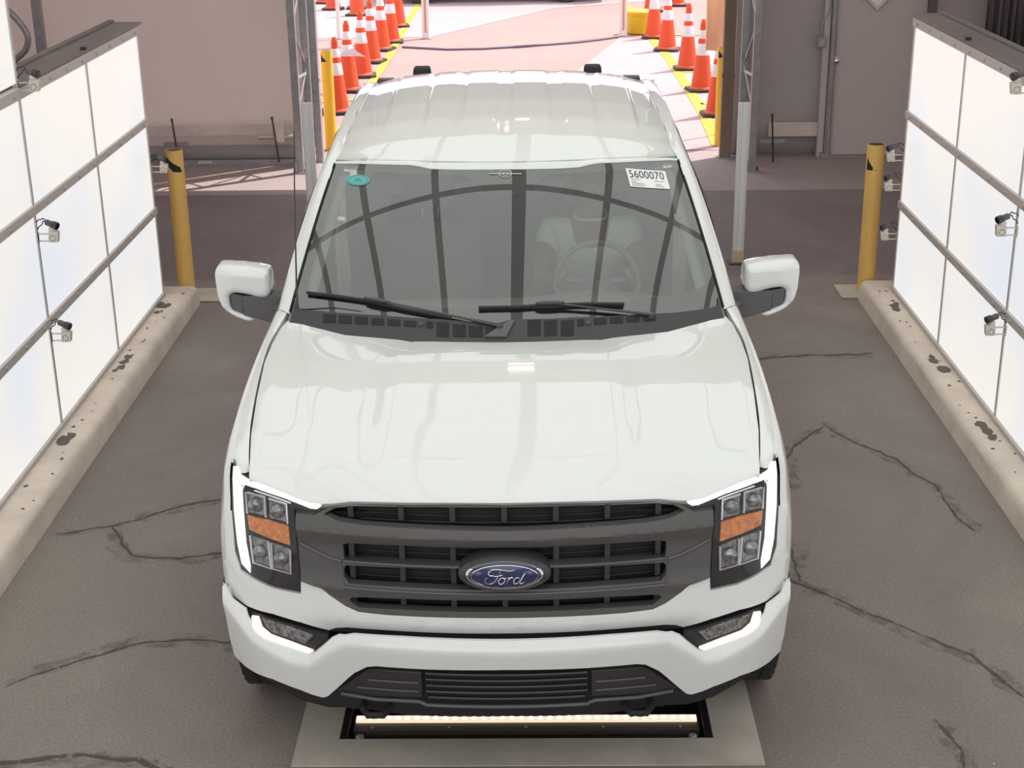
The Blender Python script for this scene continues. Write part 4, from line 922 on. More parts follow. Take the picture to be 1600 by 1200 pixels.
# --- decals on the glass
def quadmap(q, u, v):
    a, b, c, d = [Vector(p) for p in q]      # tl, tr, br, bl
    return a.lerp(b, u).lerp(d.lerp(c, u), v)
STW = mat('sticker_paper', (.82, .82, .80), .6); INK = mat('sticker_ink', (.04, .06, .10), .6); INKF = mat('sticker_fine_print', (.35, .36, .38), .6)
q = TW['STICKER']
st = MB().grid([[tuple(W(*quadmap(q, i/8, j/6), .0025)) for j in range(7)] for i in range(9)]).build('windshield_sticker', STW, T, smooth=80, normals=False)
st['label'] = 'white paper tag with the number 5600070'
def text_on(txt, u0, u1, v0, v1, m, name, par, mapf, d=.004, quad=None):
    cu = bpy.data.curves.new('t', 'FONT'); cu.body = txt; cu.resolution_u = 3
    o = bpy.data.objects.new('t', cu); COL.objects.link(o)
    bpy.context.view_layer.update(); dg = bpy.context.evaluated_depsgraph_get()
    me = bpy.data.meshes.new_from_object(o.evaluated_get(dg)); bpy.data.objects.remove(o)
    xs = [v.co.x for v in me.vertices]; ys = [v.co.y for v in me.vertices]
    for v in me.vertices:
        u = u0+(u1-u0)*(v.co.x-min(xs))/(max(xs)-min(xs)); vv = v1+(v0-v1)*(v.co.y-min(ys))/(max(ys)-min(ys))
        v.co = mapf(u, vv)
    me.materials.clear()
    return finish(name, me, m, par, 0)
SM = lambda u, v: W(*quadmap(q, u, v), .004)
text_on('5600070', .055, .93, .09, .50, INK, 'sticker_number', st, SM)
b = MB()
for u0, u1, v in ((.06, .30, .585), (.06, .18, .70), (.06, .36, .80), (.06, .40, .90), (.66, .92, .62), (.66, .80, .80), (.66, .86, .90)):
    k = u0
    while k < u1-.01:
        w2 = min(u1, k+random.uniform(.015, .04)); b.add([tuple(SM(k, v-.022)), tuple(SM(w2, v-.022)), tuple(SM(w2, v+.022)), tuple(SM(k, v+.022))], [(0, 1, 2, 3)]); k = w2+.010
b.build('fine_print', INKF, st, smooth=0, normals=False)
TEALM = mat('teal_sticker', (.10, .42, .38), .5)
l, r_, tp, bt = [Vector(p) for p in TW['TEAL']]; c = (l+r_)/2; ax = (r_-l)/2; ay = (tp-bt)/2
ts = MB().add([tuple(W(*(c+ax*math.cos(a)+ay*math.sin(a)), .0025)) for a in [2*PI*k/40 for k in range(40)]], [tuple(range(40))]).build('oval_sticker', TEALM, T, smooth=0, normals=False)
ts['label'] = 'small teal oval sticker'
b = MB()
ring = lambda c, ax, ay, k0, k1, d, n=40: b.grid([[tuple(W(*(c+ax*k*math.cos(a)+ay*k*math.sin(a)), d)) for k in (k0, k1)] for a in [2*PI*i/n for i in range(n+1)]])
ring(c, ax, ay, .80, .86, .0035)
for dx, dy in ((-.1, .25), (.15, .2), (.0, -.05), (.25, -.1), (-.2, -.25)):
    p = c+ax*dx+ay*dy; b.add([tuple(W(*(p+ax*sx_*.12+ay*sy_*.10), .0035)) for sx_, sy_ in ((-1, -1), (1, -1), (.4, 1), (-.6, .7))], [(0, 1, 2, 3)])
b.build('oval_print', mat('dark_teal', (.05, .22, .24), .5), ts, smooth=0, normals=False)
l, r_, tp, bt = [Vector(p) for p in TW['WING']]; c = (l+r_)/2+Vector((0, -.004)); ax = (r_-l)/2; ay = (tp-bt)/2
PALE = mat('pale_glass_print', (.45, .46, .45), .6)
b = MB(); ring(c, ax*.40, ay*.75, .84, 1.0, .0025); ring(c, ax*.20, ay*.42, .7, 1.0, .0025)
for s0, s1 in ((-1, -.40), (.40, 1)): b.add([tuple(W(*(c+ax*s_+ay*t_), .0025)) for s_, t_ in ((s0, -.10), (s1, -.10), (s1, .10), (s0, .10))], [(0, 1, 2, 3)])
b.add([tuple(W(*(c+ax*s_+ay*t_), .0025)) for s_, t_ in ((-.33, -.1), (.33, -.1), (.33, .12), (-.33, .12))], [(0, 1, 2, 3)])
b.build('winged_glass_mark', PALE, T, smooth=0, normals=False)
# --- pillars, roof, rails, side glass, rear glass
OUTP = [(.940, 1.60, 1.300), (.925, 1.70, 1.375), (.905, 1.80, 1.455), (.875, 1.93, 1.560), (.838, 2.08, 1.672), (.805, 2.24, 1.765), (.785, 2.42, 1.822), (.778, 2.62, 1.848), (.776, 2.9, 1.868), (.772, 3.3, 1.875), (.765, 3.7, 1.862), (.755, 3.84, 1.850)]
def rz_(y): return lerp([(2.05, 1.770), (2.2, 1.815), (2.35, 1.850), (2.6, 1.888), (2.9, 1.915), (3.3, 1.930), (3.6, 1.927), (3.80, 1.915), (3.86, 1.90), (3.9, 1.86)], y)
def side_in(y): return lerp([(2.20, .752), (2.45, .728), (2.9, .722), (3.5, .718), (3.9, .705)], y)
def ROOFP(s, y): 
    z = rz_(y)
    return z-.045*abs(s)**2.6-.012*abs(s)**8
for sx in (-1, 1):
    inn = []
    ts_ = [.04, .20, .36, .56, .78, .985]
    for t_ in ts_: inn.append(W(1.0, t_, .004))
    for x, y, z in OUTP[6:]:
        s_ = side_in(y); inn.append(Vector((s_, y, ROOFP(1, y)+.004)))
    P = []
    for a, o_ in zip(inn, OUTP):
        o_ = Vector(o_); m1 = a.lerp(o_, .35)+Vector((.010, -.008, .010)); m2 = a.lerp(o_, .75)+Vector((.012, -.006, .004))
        P.append([(sx*p.x, p.y, p.z) for p in (a+Vector((-.0, .0, -.02)), a, m1, m2, o_, o_+Vector((-.03, .02, -.012)))])
    # refine
    Q = []
    for i in range(len(P)-1):
        for k in range(3):
            t = k/3; p0, p1, p2, p3 = P[max(0, i-1)], P[i], P[i+1], P[min(len(P)-1, i+2)]
            Q.append([tuple(.5*((2*b_)+(-a_+c_)*t+(2*a_-5*b_+4*c_-d_)*t*t+(-a_+3*b_-3*c_+d_)*t**3) for a_, b_, c_, d_ in zip(A, B, C_, D)) for A, B, C_, D in zip(p0, p1, p2, p3)])
    Q.append(P[-1])
    MB().grid(Q).build('roof_rail', PAINT, T, smooth=50)
    # thin dark gasket between pillar and glass
    MB().tube([(sx*W(1.0, t_).x, W(1.0, t_).y, W(1.0, t_, .006).z) for t_ in [.05+.93*k/10 for k in range(11)]], .0045, 6).build('glass_gasket', GAP, T)
    MB().tube([(sx*(side_in(y)+.004), y, ROOFP(1, y)+.004) for y in (2.28, 2.4, 2.6, 2.9, 3.3, 3.7, 3.84)], .0032, 6).build('roof_ditch_strip', STEEL, T)
    G = [[(sx*.940, 1.66, 1.31), (sx*.885, 1.96, 1.55), (sx*.80, 2.36, 1.795)], [(sx*.945, 2.2, 1.31), (sx*.885, 2.2, 1.60), (sx*.785, 2.5, 1.825)], [(sx*.945, 3.0, 1.31), (sx*.87, 3.0, 1.62), (sx*.785, 3.0, 1.85)], [(sx*.945, 3.62, 1.31), (sx*.86, 3.60, 1.62), (sx*.78, 3.55, 1.85)]]
    MB().grid(G).build('side_window', SIDEG, T, smooth=60, solid=.004)
    MB().grid([[(sx*.948, y, 1.31), (sx*.882, y, 1.60), (sx*.787, y, 1.835)] for y in (2.56, 2.66)]).build('door_pillar', GAP, T, smooth=0, solid=.01)
    MB().grid([[(sx*.948, y, 1.30), (sx*.87, y, 1.62), (sx*.785, y-.05, 1.855)] for y in (3.58, 3.75, 3.90)]).build('rear_pillar', PAINT, T, smooth=60, solid=.02)
P = []
GR = [-.64, -.56, -.41, -.37, -.26, -.20, -.05, .03, .20, .28, .41, .47, .60, .66]     # edges of the pressed roof flutes
NX = 150
for i in range(NX+1):
    s = -1+2*i/NX; fr = W(s, lerp(LOBE, s), .004); row = [(fr.x, fr.y+.012, fr.z-.022), (fr.x, fr.y-.002, fr.z-.004), (fr.x, fr.y+.002, fr.z+.003)]
    for j in range(1, 44):
        y = fr.y+(3.87-fr.y)*j/43; x = s*lerp([(fr.y, .752), (2.45, .728), (2.9, .722), (3.5, .718), (3.9, .705)], y)
        z = ROOFP(s, y); k = math.exp(-((y-fr.y)/.05)); z = z+(fr.z+.003-ROOFP(s, fr.y))*k
        g = 0
        for a, b_ in zip(GR[1::2], GR[2::2]):
            g += sstep(a-.012, a+.004, x)*sstep(b_+.012, b_-.004, x) if a < b_ else 0
        z += .0055*g*sstep(2.35, 2.75, y)*sstep(3.86, 3.80, y)
        row.append((x, y, z))
    x, y, z = row[-1]; row.append((x, 3.90, z-.03)); row.append((x, 3.905, z-.08))
    P.append(row)
MB().grid(P).build('roof', PAINT, T, smooth=40)
MB().grid([[(x, y, z) for x in (-.80, -.4, 0, .4, .80)] for y, z in ((3.90, 1.30), (3.885, 1.6), (3.88, 1.83))]).build('rear_window', SIDEG, T, smooth=60, solid=.004)
MB().grid([[(s*.7, y, ROOFP(s, y)-.03) for y in (2.25, 2.5, 2.9, 3.4, 3.8)] for s in (-1, -.5, 0, .5, 1)]).build('headliner', mat('headliner_cloth', (.5, .5, .48), .9), T, smooth=80)
# uprights in the bed with black rubber caps showing above the roof edge
for x in (-.48, .465):
    up = MB().box(x-.035, x+.035, 4.02, 4.10, .83, 1.83).build('rack_upright', BLK, T, smooth=0, bevel=.006)
    MB().add([(x+a*k, 4.06+b_*k2, z) for z, k, k2 in ((1.83, .053, .05), (1.905, .045, .04)) for a, b_ in ((-1, -1), (1, -1), (1, 1), (-1, 1))], [(3, 2, 1, 0), (4, 5, 6, 7), (0, 1, 5, 4), (1, 2, 6, 5), (2, 3, 7, 6), (3, 0, 4, 7)]).build('rack_cap', BLK2, up, smooth=0, bevel=.014, seg=3)
MB().box(-.86, .86, 4.03, 4.09, 1.37, 1.43).build('rack_crossbar', BLK, T, smooth=0, bevel=.006)
MB().box(-.71, -.62, 3.83, 3.90, 1.845, 1.872).build('roof_end_cap', BLK, T, smooth=0, bevel=.006)
MB().box(.62, .71, 3.83, 3.90, 1.845, 1.872).build('roof_end_cap', BLK, T, smooth=0, bevel=.006)
# --- antenna
an = MB().tube([(-.846, 1.50, 1.30), (-.846, 1.5, 1.40), (-.835, 1.51, 1.70), (-.815, 1.50, 2.055)], [.006, .004, .003, .0025], 8).build('antenna', BLK, T)
MB().lathe([(.018, 1.285), (.012, 1.31), (.006, 1.33)], 12, (-.846, 1.50, 0)).build('antenna_base', BLK, an)
def chaikin(L):
    o = []
    for i in range(len(L)):
        a, b = L[i], L[(i+1) % len(L)]; o += [(a[0]*.75+b[0]*.25, a[1]*.75+b[1]*.25), (a[0]*.25+b[0]*.75, a[1]*.25+b[1]*.75)]
    return o
# --- mirrors
for sx in (-1, 1):
    base = MB().tube([(sx*.945, 1.78, 1.24), (sx*1.0, 1.87, 1.235), (sx*1.06, 1.90, 1.235), (sx*1.15, 1.90, 1.25)], [.040, .038, .036, .034], 12, flat=.55).build('mirror_arm', GREYP, T)
    plate('mirror_arm_cover', [(1.130, 1.289), (.985, 1.290), (.96, 1.285), (.955, 1.165), (.985, 1.160), (1.128, 1.204)], lambda x, z: 1.812, GREYP, base, thick=.09, cell=.3, sx=sx, bevel=.003)
    mc = plate('mirror_cap', chaikin(chaikin(TO['MIR'])), lambda x, z: 1.80+.22*max(0, abs(x)-1.17)**1+.35*max(0, z-1.385)+.10*max(0, 1.03-abs(x)), PAINT, T, thick=.14, cell=.007, sx=sx, bevel=0, smooth=80, pillow=.034)
    plate('mirror_insert', TO['MIRB'], lambda x, z: 1.818, GREYP, mc, thick=.08, cell=.3, sx=sx, bevel=.003)
    plate('mirror_glass', [(1.03, 1.39), (1.22, 1.40), (1.225, 1.30), (1.20, 1.23), (1.14, 1.20), (1.14, 1.30), (1.03, 1.30)], lambda x, z: 1.932, CHROME, mc, thick=.004, cell=.3, sx=sx, bevel=0)
    # small round handle / repeater seen behind the right mirror
# --- headlights
for sx in (-1, 1):
    hl = plate('headlight', TO['HL'], off(Yg, .012), BLK2, T, thick=.07, cell=.015, sx=sx, bevel=.004)
    plate('running_light', TO['DRL'], off(Yg, .000), DRLM, hl, thick=.02, cell=.012, sx=sx, bevel=0, pillow=.006)
    plate('turn_signal', TO['AMBER'], off(Yg, .003), AMBERM, hl, thick=.02, cell=.04, sx=sx, bevel=.003)
    for k in ('LAMP_UL', 'LAMP_UR', 'LAMP_LL', 'LAMP_LR'):
        o_ = TO[k]; c = (sum(p[0] for p in o_)/4, sum(p[1] for p in o_)/4)
        plate('lamp_chamber', o_, off(Yg, .008), LAMPG, hl, thick=.02, cell=.04, sx=sx, bevel=.002)
        pr = MB().lathe([(.026, .0), (.026, -.008), (.022, -.015), (.012, -.020), (.002, -.021)], 18, (sx*c[0], Yg(c[0], c[1])+.010, c[1]), 'y').build('projector_lens', CLEAR if False else LAMPG, hl)
        pts = [(sx*x, Yg(x, z)+.002, z) for x, z in [(c[0]+(p[0]-c[0])*1.03, c[1]+(p[1]-c[1])*1.03) for p in o_]]
        sel = {'LAMP_UL': [3, 0, 1, 2], 'LAMP_UR': [0, 1, 2], 'LAMP_LL': [0, 3, 2, 1], 'LAMP_LR': [1, 2, 3, 0]}[k]
        MB().tube([pts[i] for i in sel], .0042, 6).build('silver_bezel', SILVER, hl)
    mid = [(sx*x, Yg(x, z)-.003, z) for x, z in [(.876, 1.118), (.82, 1.112), (.73, 1.096), (.70, 1.088)]]
    MB().tube(mid, .003, 6).build('silver_trim', SILVER, hl)
    cp = [(.778+(x-.778)*.985, 0.985+(z-.985)*.985) for x, z in TO['HL']]
    plate('clear_cover', cp, off(Yg, -.006), CLEAR, hl, thick=.003, cell=.02, sx=sx, bevel=0)
# --- grille
def bar(name, outline, d, thick=.03, m=BLK, par=None, bevel=.006): return plate(name, outline, off(Yg, d), m, par or grille, thick=thick, cell=.03, bevel=bevel)
ops = [TO[k] for k in ('OP1', 'OP2', 'OP3', 'OP4')]
GH = [(0, 1.117), (.10, 1.117), (.304, 1.113), (.472, 1.108), (.515, 1.104), (.549, 1.092), (.584, 1.074), (.62, 1.056), (.684, 1.056), (.682, .94), (.678, .823), (.609, .807), (.582, .781), (.529, .748), (.486, .732), (.396, .729), (.104, .731), (0, .731)]
fullo = lambda h: [(x, z) for x, z in h if x > .006 or True]
def closed(h):
    h = [(max(x, 0), z) for x, z in h]; h[0] = (0, h[0][1]); h[-1] = (0, h[-1][1]); return full(h)
holes = []
for h in ops:
    hh = [(x, z) for x, z in h]; hh[0] = (0, hh[0][1]); hh[-1] = (0, hh[-1][1])
    c = [(x, z) for x, z in hh]+[(-x, z) for x, z in reversed(hh)][1:-1]
    holes.append(c)
gout = [(x, z) for x, z in GH]+[(-x, z) for x, z in reversed(GH)][1:-1]
def gy(x, z):
    y = Yg(x, z)
    # bulged upper bar and a softly stepped lower one
    zc = 1.012; y -= .030*math.exp(-((z-1.015)/.035)**2)
    y -= .012*math.exp(-((z-.815)/.018)**2)
    y += .018*sstep(1.045, 1.09, z)
    return y
grille = plate('grille', gout, gy, GRL, T, thick=.035, cell=.022, holes=holes, bevel=.005, smooth=40)
def hseg(p): return p
for zz, xw in ((.822, .53), (.908, .53)):
    MB().tube([(x, gy(x, zz)-.004, zz-.0*abs(x)) for x in [-xw+2*xw*k/30 for k in range(31)]], .005, 6).build('bar_edge', GREYP, grille)
for sg in (-1, 1):
    MB().tube([(sg*x, gy(x, z)-.002, z) for x, z in [(.535, .905), (.58, .915), (.63, .935), (.675, .955)]], .006, 6).build('bar_edge', GREYP, grille)
    MB().tube([(sg*x, gy(x, z)-.001, z) for x, z in [(.53, .825), (.538, .85), (.538, .89)]], .004, 6).build('bar_edge', GREYP, grille)
# recessed ribs and dark backing
for k in range(-3, 4):
    x = k*.168
    for z0, z1 in ((1.04, 1.10), (.83, .985), (.75, .797)):
        if z0 == .83 and k == 0: continue
        MB().box(x-.010, x+.010, Yg(x, z0)+.035, Yg(x, z0)+.075, z0, z1).build('grille_rib', GREYP if False else BLK, grille, smooth=0, bevel=.003)
plate('grille_backing', [(-.62, 1.10), (.62, 1.10), (.64, .82), (.45, .735), (-.45, .735), (-.64, .82)], off(Yg, .08), VD, grille, thick=.01, cell=.06, bevel=0)
b = MB()
for z in [.76+.022*k for k in range(16)]:
    b.tube([(x, Yg(x, z)+.075, z) for x in [-.58+1.16*k/16 for k in range(17)]], .0035, 4)
b.build('radiator_slats', BLK, grille, smooth=0)
# emblem
def oval(name, rx, rz, d0, d1, m, par, dome=0.0, zc=.901, n=48):
    cyy = Yg(0, zc)
    prof = [(1.0, d0), (1.0, d1+.004), (.97, d1), (.6, d1-dome*.6), (.25, d1-dome*.95)]
    P = [[(rx*k*math.cos(a), cyy+d+.12*(rz*k*math.sin(a)), zc+rz*k*math.sin(a)) for k, d in prof] for a in [2*PI*i/n for i in range(n)]]
    b = MB().grid(P, close_u=True); c0 = len(b.v); b.v.append((0, cyy+d1-dome, zc))
    for i in range(n): b.f.append((i*5+4, ((i+1) % n)*5+4, c0))
    return b.build(name, m, par, smooth=50)
emb = oval('emblem', .150, .061, .03, -.034, BLK, grille, .0)
oval('emblem_ring', .127, .049, -.02, -.042, CHROME, emb)
oval('emblem_field', .118, .0435, -.03, -.046, BLUE, emb, .003)
MB().tube([(.108*math.cos(a), Yg(0, .901)-.0495+.12*.0375*math.sin(a), .901+.0375*math.sin(a)) for a in [2*PI*i/40 for i in range(41)]], .0012, 5).build('emblem_line', CHROME, emb)
def lx(u, v): return ((u-780)/1600*300*.00213, 0, .901-(v-702)/1600*300*.00213*1.12)
def stroke(pts, r):
    P3 = []
    for u, v in pts:
        x, _, z = lx(u, v); P3.append(Vector((x, Yg(0, .901)-.0515+.12*(z-.901), z)))
    # smooth through the points
    Q = []
    for i in range(len(P3)-1):
        a, b_, c, d = P3[max(0, i-1)], P3[i], P3[i+1], P3[min(len(P3)-1, i+2)]
        for k in range(6):
            t = k/6; Q.append(.5*((2*b_)+(-a+c)*t+(2*a-5*b_+4*c-d)*t*t+(-a+3*b_-3*c+d)*t**3))
    Q.append(P3[-1]); n = len(Q)
    lt.tube(Q, [r*(.55+.45*math.sin(PI*min(1, .15+k/n))) for k in range(n)], 6)
lt = MB()
stroke([(692, 694), (665, 694), (652, 680), (665, 660), (700, 648), (760, 652), (820, 660), (862, 652)], .0026)
stroke([(752, 656), (738, 690), (715, 725), (690, 750), (655, 758), (625, 745), (622, 722), (645, 712)], .0026)
stroke([(695, 700), (730, 698), (765, 690)], .0020)
stroke([(770, 712), (745, 718), (730, 738), (738, 756), (760, 758), (780, 742), (782, 722), (768, 712), (785, 716), (800, 712)], .0020)
stroke([(815, 708), (808, 728), (798, 758)], .0022); stroke([(806, 735), (822, 716), (840, 708), (852, 716)], .0019)
stroke([(902, 716), (880, 710), (862, 722), (852, 742), (862, 757), (885, 752), (905, 730)], .0020)
stroke([(945, 676), (925, 705), (905, 738), (905, 756), (925, 754), (942, 744)], .0022)
lt.build('script_lettering', CHROME, emb)
# --- fascia, fog lamps, bumper, lower grille
fas = [(max(0, x), z) for x, z in TO['FASCIA']]; fas[0] = (0, fas[0][1]); fas[-1] = (0, fas[-1][1])
fas = [(x, z+(.013 if x > .6 and z < .69 else 0)) for x, z in fas]
fout = fas+[(-x, z) for x, z in reversed(fas)][1:-1]
def fy(x, z):
    y = Yg(x, z)
    # sharp outer corner rolls back into the fender; fold line above the shut gap
    y += .45*max(0, .700-z)*(1 if abs(x) < .6 else max(0, 1-(abs(x)-.6)/.1))
    return y
plate('front_fascia', fout, fy, PAINT, T, thick=.014, cell=.025, bevel=.007, smooth=40)
plate('fascia_gap', [(-.94, .76), (-.86, .72), (.86, .72), (.94, .76), (.94, .64), (.86, .62), (.55, .64), (-.55, .64), (-.86, .62), (-.94, .64)], off(Yg, .03), GAP, T, thick=.02, cell=.05, bevel=0)
bo = [(max(0, x), z) for x, z in TO['BUMPER']]; bo[0] = (0, bo[0][1]); bo[-1] = (0, bo[-1][1])
bout = bo+[(-x, z) for x, z in reversed(bo)][1:-1]
bump = plate('front_bumper', bout, Yb, PAINT, T, thick=.012, cell=.010, bevel=.004, smooth=40)
for sx in (-1, 1):
    # bumper end wrapping round to the wheel arch
    P = []
    for z in [.722, .70, .65, .60, .55, .50, .46]:
        xe = lerp([(.45, .952), (.516, .962), (.652, .969), (.735, .968)], z); y0 = Yb(xe, z)
        P.append([(sx*(xe-.03), y0+.02, z), (sx*(xe-.008), y0+.015, z), (sx*(xe+.012), y0+.05, z), (sx*(xe+.018), y0+.11, z), (sx*(xe+.018), y0+.19, z), (sx*(xe-.02), y0+.20, z)])
    top = [(x*.98, y, .742) for x, y, z in P[0]]
    MB().grid(P).build('bumper_end', PAINT, bump, smooth=50)
    fg = plate('fog_lamp', TO['FOG'], off(Yg, .0), BLK2, T, thick=.05, cell=.03, sx=sx, bevel=.004)
    plate('fog_running_light', TO['FOGDRL'], off(Yg, -.020), FOGM, fg, thick=.02, cell=.03, sx=sx, bevel=.004)
    plate('fog_reflector', TO['FOGLENS'], off(Yg, -.010), LAMPG, fg, thick=.02, cell=.04, sx=sx, bevel=.002)
low = [(max(0, x), z) for x, z in TO['LOW']]; low[0] = (0, low[0][1]); low[-1] = (0, low[-1][1])
LOWFIX = {.931: (.925, .435), .895: (.885, .375), .793: (.80, .335), .726: (.72, .292), .819: (.82, .43)}
low = [LOWFIX.get(x, (x, z)) for x, z in low]
low = [(x, z+.03 if (z > .5 and x < .5) else (z-.014 if z < .31 and x < .4 else z)) for x, z in low if x < .95]
lout = low+[(-x, z) for x, z in reversed(low)][1:-1]
val = plate('lower_valance', lout, off(Yv, .012), BLK2, T, thick=.06, cell=.04, bevel=.006)
for sx in (-1, 1):
    wg = plate('valance_wing', TO['WING'], off(Yv, -.010), BLK, val, thick=.03, cell=.04, sx=sx, bevel=.006)
    for z in (.455, .415): MB().tube([(sx*x, Yv(x, z)-.013, z-.01*(x-.3)) for x in (.30, .36, .42, .47+(.455-z))], .004, 6).build('wing_ridge', GREYP, wg)
    MB().tube([(sx*x, Yv(x, z)-.018, z) for x, z in [(.278, .362), (.30, .372), (.45, .367), (.57, .378)]], .007, 6).build('lip_edge', GREYP, val)
    h = MB().tube([(sx*.495, .22, .33), (sx*.495, .15, .322), (sx*.475, .115, .318), (sx*.425, .115, .318), (sx*.405, .15, .322), (sx*.405, .22, .33)], .013, 10).build('tow_hook', GAP, T)
ms = [(max(0, x), z) for x, z in TO['MESH']]; ms[0] = (0, ms[0][1]); ms[-1] = (0, ms[-1][1]); mo = ms+[(-x, z) for x, z in reversed(ms)][1:-1]
mg = plate('lower_grille', mo, off(Yv, .004), VD, val, thick=.02, cell=.05, bevel=0)
for z, xw in ((.495, .272), (.468, .272), (.440, .272), (.412, .274), (.385, .266)):
    MB().tube([(x, Yv(x, z)-.004, z) for x in [-xw+2*xw*k/16 for k in range(17)]], .0048, 6).build('lower_grille_slat', BLK, mg)
MB().tube([(x, Yv(x, .358)-.018, .358+.0*x) for x in [-.278+.556*k/12 for k in range(13)]], .007, 6).build('lip_edge', GREYP, val)
MB().box(-.55, .55, .22, .42, .27, .30).build('skid_plate', GAP, T, smooth=0, bevel=.01)
# --- wheels
def wheel(x, y):
    c = (x, y, .40); s = 1 if x > 0 else -1
    ty = MB().lathe([(.24, -.11), (.30, -.125), (.36, -.132), (.388, -.122), (.396, -.10), (.400, -.05), (.400, .05), (.396, .10), (.388, .122), (.36, .132), (.30, .125), (.24, .11)], 48, c, 'x').build('tyre', RUB, T, smooth=50)
    b = MB()
    for k in range(44):
        a = 2*PI*k/44
        for w0, w1, da in ((-.115, -.07, 0), (-.055, .0, .5), (.01, .06, 0), (.07, .115, .5)):
            aa = a+da*2*PI/44; q = []
            for r in (.394, .408):
                for ww, tt in ((w0, -.045), (w1, -.035), (w1, .045), (w0, .035)):
                    t = aa+tt; q.append((c[0]+ww, c[1]+r*math.cos(t), c[2]+r*math.sin(t)*1.0))
            b.add(q, [(0, 1, 2, 3), (4, 7, 6, 5), (0, 4, 5, 1), (1, 5, 6, 2), (2, 6, 7, 3), (3, 7, 4, 0)])
    b.build('tread_blocks', RUB, ty, smooth=0)
    rim = MB().lathe([(.235, -.10), (.24, s*.10), (.22, s*.11), (.20, s*.06), (.05, s*.05), (.03, s*.09), (.002, s*.09)], 32, c, 'x').build('rim', ALU, ty)
    return ty
for x in (-.888, .888):
    for y in (.95, 4.645): wheel(x, y)
# --- interior
DASH = mat('dash_vinyl', (.16, .16, .16), .7); SEATM = mat('seat_cloth', (.24, .235, .23), .9)
P = []
for i in range(25):
    x = -.84+1.68*i/24; P.append([(x, y, z+(.035*math.exp(-((x-.38)/.20)**2) if y > 1.7 else 0)) for y, z in ((1.42, 1.20), (1.60, 1.215), (1.80, 1.23), (1.95, 1.225), (2.0, 1.19), (2.0, 1.0), (1.9, .75))])
MB().grid(P).build('dashboard', DASH, T, smooth=60)
MB().box(-.10, .10, 2.0, 2.03, 1.02, 1.19).build('centre_screen', BLK2, T, smooth=0, bevel=.004)
MB().box(-.13, .13, 2.25, 2.95, .5, .88).build('centre_console', DASH, T, smooth=0, bevel=.02)
def seat(x, y, wd, nm='seat', zb=1.28):
    o_ = MB().box(x-wd/2, x+wd/2, y-.5, y+.05, .72, .88).build(nm+'_cushion', SEATM, T, smooth=0, bevel=.05, seg=3)
    bk = MB(); P = [[(x+wd/2*u*(1-.06*v), y+.02+.16*v-.03*(1-u*u), .86+(zb-.86)*v) for v in (0, .3, .6, .85, 1)] for u in (-1, -.8, -.3, .3, .8, 1)]
    bk.grid(P); o_ = bk.build(nm+'_back', SEATM, T, smooth=60, solid=-.11)
    n = 1 if wd < .8 else 3
    for k in range(n):
        cx = x+(k-(n-1)/2)*.5
        MB().box(cx-.12, cx+.12, y+.16, y+.26, zb+.06, zb+.24).build('headrest', SEATM, T, smooth=0, bevel=.035, seg=3)
        MB().tube([(cx-.04, y+.2, zb), (cx-.04, y+.21, zb+.08)], .006, 6).tube([(cx+.04, y+.2, zb), (cx+.04, y+.21, zb+.08)], .006, 6).build('headrest_rod', CHROME, T)
seat(-.40, 2.92, .54, 'passenger_seat'); seat(.40, 2.92, .54, 'driver_seat'); seat(0, 3.65, 1.4, 'rear_seat', 1.24)
# steering wheel
SWC = Vector((.40, 2.13, 1.235)); tilt = math.radians(28)
def SW(a, r, d=0): return SWC+Vector((r*math.cos(a), r*math.sin(a)*math.sin(tilt)-d*math.cos(tilt)*1.0, r*math.sin(a)*math.cos(tilt)+d*math.sin(tilt)*0))
sw = MB().tube([SW(2*PI*k/40, .185) for k in range(41)], .014, 10, cap=False).build('steering_wheel', DASH, T)
b = MB()
for a in (0.1, PI-.1, -PI/2): b.tube([SW(a, .05), SW(a, .18)], .014, 8)
b.build('wheel_spokes', DASH, sw)
MB().lathe([(.06, -.02), (.065, 0), (.05, .02)], 20, tuple(SWC), 'y').build('wheel_hub', DASH, sw)
MB().tube([SWC+Vector((0, .0, 0)), SWC+Vector((0, -.25, -.12))], .03, 10).build('steering_column', DASH, T)
# rear-view mirror with sensor housing at the glass
MB().box(-.10, .12, 2.06, 2.09, 1.655, 1.715).build('rear_view_mirror', BLK, T, smooth=0, bevel=.012, seg=3)
MB().grid([[tuple(W(s_, t_, -.012)) for t_ in (.84, .97)] for s_ in (-.06, .06)]).build('sensor_housing', BLK2, T, smooth=0, solid=.03)

